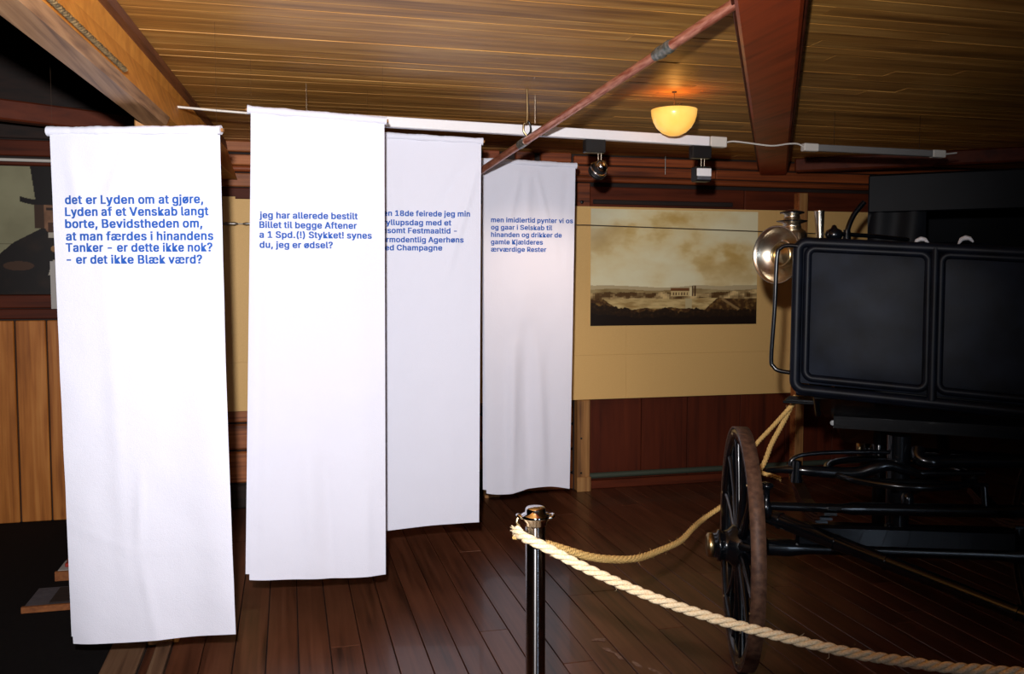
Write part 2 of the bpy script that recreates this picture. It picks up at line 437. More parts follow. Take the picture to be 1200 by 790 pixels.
# pine planks low on the far left
xs = [-3.75, -3.55, -3.38, -3.18, -3.0, -2.82, -2.63, -2.45, -2.26, -2.08, -1.88, -1.70, -1.515, -1.34, -1.15, -0.97, -0.78, -0.62]
for i in range(len(xs)-1):
    wpiece('plank', xs[i] + 0.005, xs[i+1] - 0.005, 0.0, 1.31, 'pine', random.uniform(0.02, 0.026), 0.03, 0.005)
wpiece('wall_log', -4.2, -0.60, 1.32, 1.385, 'dark_redx', 0.0)
wpiece('wall_log', -4.2, -0.60, 1.39, 1.475, 'dark_redx', 0.0)
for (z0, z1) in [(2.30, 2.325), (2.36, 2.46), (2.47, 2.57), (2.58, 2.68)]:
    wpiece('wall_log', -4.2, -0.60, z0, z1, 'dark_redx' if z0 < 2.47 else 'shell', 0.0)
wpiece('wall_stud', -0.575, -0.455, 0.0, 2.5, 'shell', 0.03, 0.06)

# other walls, out of the frame
wr = struct(MB().box(6.5, 6.62, -2.6, 6.5, 0.0, 2.6).build('wall_right', M['shell']))
wl = struct(MB().box(-4.3, -4.18, -2.6, 6.5, 0.0, 3.4).build('wall_left', M['shell']))
wf = struct(MB().box(-4.3, 6.62, -2.72, -2.6, 0.0, 3.4).build('wall_front', M['shell']))
win = struct(MB().box(1.56, 1.90, -2.60, -2.57, 0.45, 2.35, 0.004).build('window_1', M['white']))
MB().box(1.61, 1.85, -2.57, -2.562, 0.50, 1.38).build('pane', M['day'], win)
MB().box(1.61, 1.85, -2.57, -2.562, 1.42, 2.30).build('pane', M['day'], win)
# upstand that closes the step between the low and the high ceiling
struct(MB().box(-0.66, -0.62, -2.6, YW + 0.02, ZC + 0.02, 3.32).build('trim_1', M['shell']))

# ================================================================ BEAMS AND POSTS
def bx_(y): return -0.551 + 0.0517*(y - 3.36)      # right face of the left beam, slightly skewed
t = thing('ceiling_beam', 'ochre painted ceiling beam with brown top trim and raw wood underside, upper left', 'beam', (-0.55, 3.2, 2.25))
y0, y1 = -2.5, YW - 0.05
def hexa(name, mat, rlo, rhi, wid, zlo, zhi, ya, yb, parent):
    # right-hand edges follow the given lines; left side parallel at the given width
    vs = []
    for y_ in (ya, yb):
        for (fx, z_) in ((rlo, zlo), (rhi, zhi)):
            vs += [(fx(y_), y_, z_), (fx(y_) - wid, y_, z_)]
    return MB().add(vs, [(0, 1, 3, 2), (4, 6, 7, 5), (0, 2, 6, 4), (1, 5, 7, 3), (0, 4, 5, 1), (2, 3, 7, 6)]).build(name, mat, parent)
lo_ = lambda y_: -0.564 + 0.066*(y_ - 2.53)
md_ = lambda y_: -0.566 + 0.058*(y_ - 3.05)
hi_ = lambda y_: -0.540 + 0.052*(y_ - 3.29)
hexa('beam_body', M['orange'], lo_, md_, 0.10, 2.24, 2.44, y0, y1, t)
hexa('top_trim', M['brown_trim'], lambda y_: md_(y_) + 0.004, hi_, 0.105, 2.44, 2.498, y0, y1, t)
hexa('bottom_board', M['raw'], lambda y_: lo_(y_) - 0.012, lambda y_: lo_(y_) + 0.004, 0.085, 2.205, 2.24, y0, 4.0, t)
rp = MB(); twisted(rp, [(lo_(yy) + 0.014, yy, 2.252) for yy in (1.2, 1.8, 2.4, 3.0, 3.2)], 0.009, 0.06, 0.012, 6, 30)
tag(rp.build('frayed_rope', M['dark_rope'], None, origin=(lo_(2.4) + 0.014, 2.4, 2.24)), 'dusty grey twisted rope lying along the lower edge of the ochre beam', 'rope')

t = thing('timber_post', 'raw wooden post under the ochre beam behind the leftmost banner', 'post', (-0.55, 4.08, 0))
MB().box(-0.605, -0.505, 4.02, 4.12, 0.0, 2.255, 0.005).build('shaft', M['post'], t)
MB().box(-0.502, -0.480, 4.03, 4.11, 0.0, 2.255, 0.002).build('side_board', M['orange'], t)

t = thing('red_beam', 'wide dark red painted beam running under the plank ceiling to the back wall', 'beam', (2.5, 4.3, 2.38))
p0 = Vector((0.42, 0.78, 0)); p1 = Vector((3.73, 6.42, 0)); p1 = p0 + (p1-p0).normalized()*6.38
MB().beam(p0 + Vector((0, 0, 2.438)), p1 + Vector((0, 0, 2.438)), 0.20, 0.116, 0.012).build('beam_body', M['red'], t)
sdv = (p1-p0).normalized().cross(Vector((0, 0, 1)))
for sg in (-1, 1):
    o_ = sdv*0.107*sg
    MB().beam(p0 + o_ + Vector((0, 0, 2.455)), p1 + o_ + Vector((0, 0, 2.455)), 0.014, 0.088, 0.003).build('side_strip', M['dark_redx'], t)

tag(MB().beam((3.80, 6.22, 2.448), (6.25, 4.36, 2.448), 0.12, 0.104, 0.012).build('diagonal_beam', M['dark_redx'], None, origin=(5.0, 5.3, 2.39)),
    'dark red diagonal beam under the ceiling above the coach hood', 'beam')
tag(MB().beam((-2.4, 5.65, 2.60), (-0.75, 6.20, 2.53), 0.10, 0.12, 0.01).build('cross_beam', M['dark_redx'], None, origin=(-1.5, 5.9, 2.5)),
    'dim reddish cross beam in the dark gap above the top-hat portrait', 'beam')

def post(x0, x1, yc, z1, label, mat='post', foot=False):
    t = thing('timber_post', label, 'post', ((x0+x1)/2, yc, 0))
    MB().box(x0, x1, yc - 0.04, yc + 0.04, 0.0, z1, 0.006).build('shaft', M[mat], t)
    MB().box(x0 - 0.004, x1 + 0.004, yc - 0.052, yc - 0.036, 0.0, 0.11, 0.003).build('foot_block', M[mat], t)
    for zz in (0.14, 0.40):
        if zz < z1: MB().lathe(((x0+x1)/2 - 0.02, yc - 0.04, zz), (0, -1, 0), [(0.0, 0), (0.008, 0.0), (0.007, 0.004), (0.0, 0.005)], 8).build('bolt', M['black_iron'], t)
    return t
post(2.065, 2.165, 6.30, 0.684, 'weathered tan post just right of the smallest banner, below the tan panel')
post(1.36, 1.47, 6.28, 0.684, 'orange-brown post seen between the two rearmost banners')
t = thing('slim_post', 'slim pale wooden post standing behind the coach lamp', 'post', (3.865, 6.23, 0))
MB().box(3.83, 3.90, 6.19, 6.268, 0.0, 2.24, 0.004).build('shaft', M['post'], t)
MB().box(3.822, 3.83, 6.20, 6.262, 0.0, 2.24, 0.001).build('edge_strip', M['log_tan'], t)

# ================================================================ DISPLAY PANEL, PRINTS
t = thing('exhibition_board', 'long tan hardboard display panel fixed across the back wall', 'panel', (2.05, YW, 0.68))
cols = [-0.41, 0.82, 2.45, 3.68, 4.53]
for i in range(4):
    MB().box(cols[i], cols[i+1] - 0.0007, YW - 0.075, YW - 0.055, 1.0165, 2.11, 0.0006).build('panel_sheet', M['tan'], t)
    MB().box(cols[i], cols[i+1] - 0.0007, YW - 0.0755, YW - 0.055, 0.686, 1.016, 0.0006).build('panel_sheet', M['tan'], t)
for xx in (-0.38, 0.8, 2.46, 3.6, 4.45):
    MB().box(xx, xx + 0.05, YW - 0.055, YW - 0.002, 0.70, 2.09).build('batten', M['post'], t)
MB().box(-0.41, -0.33, YW - 0.072, YW - 0.056, 2.11, 2.125).build('corner_nib', M['tan'], t)

def fbm(x, y, s=0.0, o=5):
    return noise.fractal(Vector((x, y, s)), 1.0, 2.0, o)
def mixc(a, b_, t):
    t = max(0, min(1, t)); return tuple(a[i]*(1-t) + b_[i]*t for i in range(3))
def S(r, g, b_): return lin(r, g, b_)[:3]
def print_grid(name, x0, x1, z0, z1, yf, nx, nz, fn, parent, mat):
    vs = []; cs = []
    for j in range(nz+1):
        for i in range(nx+1):
            u = i/nx; v = j/nz
            vs.append((x0 + (x1-x0)*u, yf, z0 + (z1-z0)*v)); cs.append(fn(u, v))
    fs = [(j*(nx+1)+i, j*(nx+1)+i+1, (j+1)*(nx+1)+i+1, (j+1)*(nx+1)+i) for j in range(nz) for i in range(nx)]
    ob = MB().add(vs, fs).build(name, mat, parent)
    ca = ob.data.color_attributes.new('print', 'FLOAT_COLOR', 'POINT')
    flat = []
    for c in cs: flat += [c[0], c[1], c[2], 1.0]
    ca.data.foreach_set('color', flat)
    return ob
def landscape(u, v):
    a = 1.42
    x = u*a
    # sky
    n1 = fbm(x*2.2 + 3, v*3.4, 1.3) ; n2 = fbm(x*6, v*9, 4.0)
    diag = v - 0.30 - 0.42*u
    cl = n1*0.55 + 0.3*n2 + 0.30*math.sin((v*1.1 - u*0.75)*7 + n1*1.5) + 0.12
    pale = S(244, 234, 192); mid = S(230, 200, 130); dark = S(196, 154, 76); blue = S(206, 204, 178)
    c = mixc(mid, pale, 0.5 + cl*1.1)
    c = mixc(c, dark, (-cl - 0.10)*1.5)
    if u < 0.25: c = mixc(c, blue, (0.25-u)*3*max(0, min(1, (v-0.5)*2)))
    c = mixc(c, S(240, 232, 192), max(0, (0.62 - v)*2.2)*0.6)
    # distant hills
    h1 = 0.335 + 0.012*math.sin(x*5+1) + 0.02*math.exp(-((u-0.62)/0.13)**2) + 0.004*n2
    if v < h1: c = S(196, 176, 134)
    h2 = 0.31 + 0.008*math.sin(x*9) + 0.02*max(0, u-0.75)
    if v < h2: c = mixc(S(176, 154, 106), S(140, 114, 68), 0.5 + n2)
    # town band
    t1 = 0.285 + 0.012*fbm(x*14, 0.3, 2) + (0.03*(u-0.8)/0.2 if u > 0.8 else 0)
    if v < t1:
        w = fbm(math.floor(x*55)/55*9, math.floor(v*70)/70*13, 7)
        c = mixc(S(92, 64, 32), S(222, 190, 130), 0.35 + w*1.5)
    # church
    if 0.47 < u < 0.59 and 0.25 < v < 0.325:
        c = S(120, 74, 38) if v > 0.297 else (S(98, 70, 40) if (u*60) % 1 < 0.4 and 0.262 < v < 0.285 else S(214, 186, 128))
    if 0.582 < u < 0.60 and 0.25 < v < 0.325 + 0.01*(1 - abs(u - 0.591)/0.009): c = S(232, 212, 160)
    if (0.598 < u < 0.606 and 0.25 < v < 0.345) or (0.612 < u < 0.622 and 0.25 < v < 0.345): c = S(86, 58, 34)
    # water
    wl_ = 0.232 - 0.004*math.sin(x*11); wb = 0.145 + 0.02*fbm(x*5, 0, 3) + (0.10*max(0, (u-0.68)/0.1))
    if u < 0.16: wb += (0.16-u)*0.9
    if wb < v < wl_:
        c = mixc(S(216, 188, 128), S(160, 128, 74), 0.4 + fbm(x*8, v*40, 5))
        if 0.56 < u < 0.6: c = S(196, 178, 132)
    elif v <= wl_ and v <= wb + 0.06 and v > 0.08:
        w = fbm(x*26, v*26, 9)
        c = mixc(S(74, 48, 24), S(134, 100, 52), 0.15 + w*1.3)
        if u > 0.78 and abs(v - (0.23 - (u-0.78)*0.9)) < 0.012: c = S(150, 120, 76)
    # dark foreground
    fg = 0.125 + 0.035*fbm(x*9, 0.5, 11) + 0.02*abs(fbm(x*30, 0.2, 12)) + 0.05*math.exp(-((u-0.02)/0.1)**2)
    if v < fg:
        c = mixc(S(40, 26, 14), S(70, 46, 24), fbm(x*40, v*40, 13)*1.2*(v/fg))
    if v < fg*0.55: c = S(30, 19, 12)
    return c
t = thing('landscape_print', 'sepia landscape print of a town by water, on the tan panel', 'picture', (2.85, YW - 0.07, 1.22))
MB().box(2.165, 3.515, YW - 0.082, YW - 0.076, 1.235, 2.092).build('backing_sheet', M['paper'], t)
print_grid('printed_picture', 2.163, 3.517, 1.233, 2.094, YW - 0.0835, 380, 240, landscape, t, vcol_mat('landscape_ink', 0.45))

def portrait(u, v):
    # u,v over x -2.75..-1.2, z 1.48..2.29
    x = -2.75 + 1.55*u; z = 1.48 + 0.81*v
    bgc = mixc(S(124, 120, 92), S(142, 138, 108), 0.5 + fbm(x*3, z*3, 2)); cx = -1.42
    if abs(z - 1.80) < 0.003: bgc = S(92, 88, 66)
    dx = x - cx
    blk = S(22, 16, 14); c = bgc
    # coat
    sh = 1.90 - 0.55*max(0, abs(dx) - 0.10) - 0.75*max(0, abs(dx) - 0.26)**1.3
    if z < sh: c = mixc(blk, S(44, 30, 20), fbm(x*8, z*8, 4)*0.8)
    # face
    if (dx/0.105)**2 + ((z - 1.99)/0.14)**2 < 1:
        c = mixc(S(84, 56, 38), S(150, 108, 78), 0.5 + dx*1.5 + fbm(x*14, z*14, 6)*0.5)
        if z < 1.94 and abs(dx) < 0.06: c = S(70, 44, 30)
        if abs(z - 2.025) < 0.008 and 0.02 < abs(dx) < 0.07: c = S(44, 28, 20)
        if abs(dx - 0.0) < 0.012 and 1.97 < z < 2.03: c = S(180, 132, 98)
    if abs(dx) > 0.085 and abs(dx) < 0.14 and 1.9 < z < 2.06: c = S(60, 40, 26)
    # collar and tie pin
    if abs(dx - 0.0) < 0.06 and 1.84 < z < 1.875: c = S(176, 166, 150)
    if (dx + 0.03)**2 + (z - 1.77)**2 < 0.0004: c = S(150, 110, 70)
    if 1.60 < z < 1.70 and abs(x + 1.47 - (z-1.6)*0.3) < 0.02: c = S(168, 160, 146)
    # hand
    if ((x + 1.66)/0.09)**2 + ((z - 1.66)/0.03)**2 < 1: c = S(66, 44, 30)
    # hat
    if 2.07 < z and abs(dx) < 0.13 + (z - 2.07)*0.12: c = blk
    br = 2.065 + 0.55*max(0, abs(dx) - 0.13)**1.4
    if abs(dx) < 0.22 and abs(z - br) < 0.017: c = blk
    return c
t = thing('portrait_print', 'large dim portrait print of a person in a black top hat, left of the banners', 'picture', (-2.0, YW, 1.47))
MB().box(-2.76, -1.19, YW - 0.03, YW - 0.002, 1.478, 2.293).build('backing_board', M['shell'], t)
print_grid('printed_portrait', -2.75, -1.20, 1.48, 2.29, YW - 0.032, 360, 190, portrait, t, vcol_mat('portrait_ink', 0.4))
t = thing('label_card', 'small pale card upright against the lower edge of the top-hat portrait', 'card', (-1.40, YW, 1.385))
MB().box(-1.475, -1.33, YW - 0.045, YW - 0.038, 1.385, 1.69).build('card', M['paper'], t)
MB().box(-1.465, -1.34, YW - 0.038, YW - 0.034, 1.395, 1.68).build('card_mount', M['shell'], t)

# ================================================================ WALL CONDUIT, WIRE
tag(MB().tube([(-3.9, YW - 0.02, 2.33), (-0.62, YW - 0.02, 2.33)], 0.011, 8).build('wall_conduit', M['lwhite'], None, origin=(-2.2, YW - 0.02, 2.32)),
    'thin off-white conduit along the wall above the top-hat portrait', 'pipe')
t = thing('stay_wire', 'thin taut steel wire with turnbuckle crossing in front of the tan panel', 'wire', (1.6, YW - 0.17, 1.95))
MB().tube([(-0.62, 6.18, 1.936), (2.1, 6.18, 1.968), (5.0, 6.18, 1.91)], 0.003, 5).build('wire', M['steel'], t)
MB().tube([(-0.41, 6.18, 1.938), (-0.385, 6.18, 1.938), (-0.36, 6.18, 1.939), (-0.33, 6.18, 1.939), (-0.31, 6.18, 1.94)], [0.004, 0.012, 0.009, 0.012, 0.004], 8).build('turnbuckle', M['steel'], t)
MB().tube([(-0.28, 6.18, 1.94), (-0.26, 6.18, 1.94), (-0.2, 6.18, 1.941)], [0.004, 0.010, 0.004], 8).build('hook', M['steel'], t)
tag(MB().tube([(2.76, YW - 0.05, 2.50), (2.76, YW - 0.05, 2.36)], 0.004, 6).build('hanging_wire', M['steel'], None, origin=(2.76, YW - 0.05, 2.36)),
    'short bright wire hanging on the log wall between the two spotlights', 'wire')

# ================================================================ TRACK RAILS AND LIGHTS
t = thing('lighting_track', 'long white lighting track under the ceiling behind the banners', 'track', (1.35, 4.43, 2.30))
MB().beam((-0.02, 4.43, 2.343), (2.185, 4.43, 2.304), 0.040, 0.050, 0.003).build('track_rail', M['white'], t)
MB().beam((2.19, 4.43, 2.304), (2.285, 4.43, 2.302), 0.046, 0.054, 0.004).build('end_feed', M['lwhite'], t)
MB().tube([(1.228, 4.43, ZC), (1.228, 4.43, 2.36)], 0.0045, 8).build('drop_rod', M['nickel'], t)
MB().tube([(0.1, 4.43, ZC), (0.1, 4.43, 2.36)], 0.0012, 6).build('drop_rod', M['nickel'], t)
MB().tube(smooth_path([(2.285, 4.43, 2.302), (2.33, 4.43, 2.311), (2.42, 4.43, 2.306), (2.56, 4.43, 2.296), (2.66, 4.43, 2.31), (2.72, 4.43, 2.312), (2.755, 4.43, 2.296)], 4), 0.005, 6).build('cable', M['lwhite'], t)
MB().tube([(-0.5, 4.42, 2.362), (-0.3, 4.42, 2.352), (-0.02, 4.43, 2.343)], 0.006, 6).build('cable', M['lwhite'], t)
t = thing('lighting_track', 'shorter grey lighting track right of the red beam above the coach', 'track', (3.2, 4.44, 2.27))
MB().beam((2.845, 4.44, 2.296), (3.58, 4.44, 2.290), 0.034, 0.036, 0.003).build('track_rail', M['grey'], t)
MB().beam((2.755, 4.44, 2.297), (2.845, 4.44, 2.296), 0.040, 0.042, 0.004).build('end_feed', M['lwhite'], t)
MB().beam((3.58, 4.44, 2.290), (3.665, 4.44, 2.289), 0.040, 0.042, 0.004).build('end_feed', M['lwhite'], t)
MB().tube([(3.665, 4.44, 2.289), (3.75, 4.44, 2.30)], 0.005, 6).build('cable', M['lwhite'], t)
for xx in (2.95, 3.5): MB().tube([(xx, 4.44, ZC), (xx, 4.44, 2.305)], 0.0012, 6).build('drop_rod', M['black_iron'], t)

# spotlight 1 (chrome, tilted toward the rear banner)
t = thing('track_spotlight', 'small chrome spotlight tilted toward the rear banner under the white track', 'spotlight', (1.545, 4.43, 2.1))
MB().box(1.49, 1.60, 4.405, 4.455, 2.222, 2.289, 0.004).build('adapter', M['black_plastic'], t)
for q in (-0.008, 0.008): MB().tube([(1.575 + q, 4.43, 2.228), (1.575 + q, 4.43, 2.165)], 0.003, 6).build('yoke', M['nickel'], t)
c = Vector((1.575, 4.43, 2.145)); ax = Vector((-0.22, 0.72, -0.52)).normalized()
MB().lathe(c - ax*0.03, ax, [(0.0, -0.004), (0.026, 0.0), (0.034, 0.012), (0.038, 0.03), (0.042, 0.055), (0.046, 0.07), (0.044, 0.072), (0.036, 0.05)], 20, False).build('lamp_head', M['black_plastic'], t)
MB().lathe(c - ax*0.033, ax, [(0.0, -0.012), (0.020, -0.008), (0.030, 0.002), (0.037, 0.016), (0.036, 0.02)], 16, False).build('rear_cap', M['chrome'], t)
for k in range(3): MB().lathe(c + ax*(0.004 + 0.011*k), ax, [(0.040, 0), (0.049, 0), (0.049, 0.004), (0.040, 0.004)], 18, False).build('cooling_fin', M['chrome' if k == 0 else 'black_plastic'], t)
lens = MB().lathe(c + ax*0.030, ax, [(0.0, 0.0), (0.036, 0.0)], 16, False).build('bulb', M['white'], t)
spl = spot('spotlight_beam', c + ax*0.05, (1.42, 5.3, 1.28), 26, (1.0, 0.74, 0.56), math.radians(84), 1.0, 0.03)
spl.parent = None
# spotlight 2 (square flood)
t = thing('track_spotlight', 'square floodlight with white front hanging from the track near the amber lamp', 'spotlight', (2.15, 4.43, 2.1))
MB().box(2.085, 2.195, 4.405, 4.455, 2.213, 2.279, 0.004).build('adapter', M['black_plastic'], t)
for q in (-0.009, 0.009): MB().tube([(2.155 + q, 4.43, 2.22), (2.155 + q, 4.43, 2.168)], 0.003, 6).build('yoke', M['nickel'], t)
MB().box(2.108, 2.198, 4.41, 4.475, 2.092, 2.172, 0.006).build('lamp_head', M['black_plastic'], t)
MB().box(2.111, 2.194, 4.402, 4.412, 2.118, 2.160, 0.003).build('front_plate', M['white'], t)
MB().box(2.113, 2.192, 4.400, 4.411, 2.100, 2.116, 0.003).build('lower_plate', M['slate'], t)

# amber dome lamp
lc = Vector((1.875, 4.18, 2.41))
t = thing('ceiling_lamp', 'glowing amber half-dome glass lamp on the ceiling', 'lamp', (lc.x, lc.y, 2.28))
prof = [(0.0, -0.128), (0.03, -0.124), (0.06, -0.110), (0.085, -0.087), (0.102, -0.058), (0.111, -0.028), (0.114, 0.0), (0.109, 0.0), (0.106, -0.028), (0.097, -0.056), (0.08, -0.084), (0.05, -0.108), (0.0, -0.122)]
MB().lathe(lc, (0, 0, 1), prof, 36, False).build('glass_shade', M['amber'], t)
MB().lathe(lc, (0, 0, 1), [(0.012, ZC - lc.z), (0.012, ZC - lc.z - 0.004), (0.0015, ZC - lc.z - 0.006), (0.0015, -0.10)], 16, False).build('fitting', M['ceil_back'], t)
for a in (0.4, 2.5, 4.6):
    MB().box(lc.x + 0.105*math.cos(a) - 0.006, lc.x + 0.105*math.cos(a) + 0.006, lc.y + 0.105*math.sin(a) - 0.006, lc.y + 0.105*math.sin(a) + 0.006, lc.z - 0.008, lc.z + 0.014, 0.002).build('clip', M['brass'], t)
pl = D.lights.new('amber_bulb', 'POINT'); pl.energy = 0.55; pl.color = (1.0, 0.42, 0.08); pl.shadow_soft_size = 0.03
po = D.objects.new('amber_bulb', pl); C.objects.link(po); po.location = (lc.x, lc.y, lc.z + 0.01)

# ================================================================ COPPER PIPE
pA = Vector((1.362, 2.554, 2.423)); pB = Vector((1.077, 4.935, 2.192)); dv = (pB - pA)
def pp(t_): return pA + dv*t_
t = thing('copper_pipe', 'long reddish copper pipe running under the ceiling toward the back wall', 'pipe', tuple(pp(0.5)))
R_ = 0.0185
MB().tube([pp(-0.42 + 0.1*i) for i in range(0, 20)], R_, 16).build('pipe_run', M['copper'], t)
for tt in (0.178, 0.20):
    MB().tube([pp(tt - 0.007), pp(tt - 0.005), pp(tt + 0.005), pp(tt + 0.007)], [R_+0.0005, R_+0.005, R_+0.005, R_+0.0005], 16).build('joint_ring', M['solder'], t)
MB().tube([pp(0.165), pp(0.215)], R_ + 0.0015, 16).build('joint_sleeve', M['solder'], t)
MB().tube([pp(0.74), pp(0.775)], R_ + 0.003, 16).build('joint_sleeve', M['solder'], t)
hk = pp(0.735)
MB().tube(smooth_path([hk + Vector((0, 0, 0.02)), hk + Vector((-0.018, 0, 0.045)), hk + Vector((-0.016, 0, 0.08)), hk + Vector((0, 0, 0.095)), Vector((hk.x, hk.y, ZC))], 5), 0.005, 8).build('hanger', M['brass'], t)
MB().tube(smooth_path([hk + Vector((0, 0, 0.02)), hk + Vector((0.018, 0, 0.045)), hk + Vector((0.014, 0, 0.08)), hk + Vector((0, 0, 0.095))], 5), 0.005, 8).build('hanger', M['black_iron'], t)
h2 = pp(0.02)
MB().tube([h2 + Vector((0, 0, 0.02)), Vector((h2.x, h2.y, ZC))], 0.005, 8).build('hanger', M['black_iron'], t)

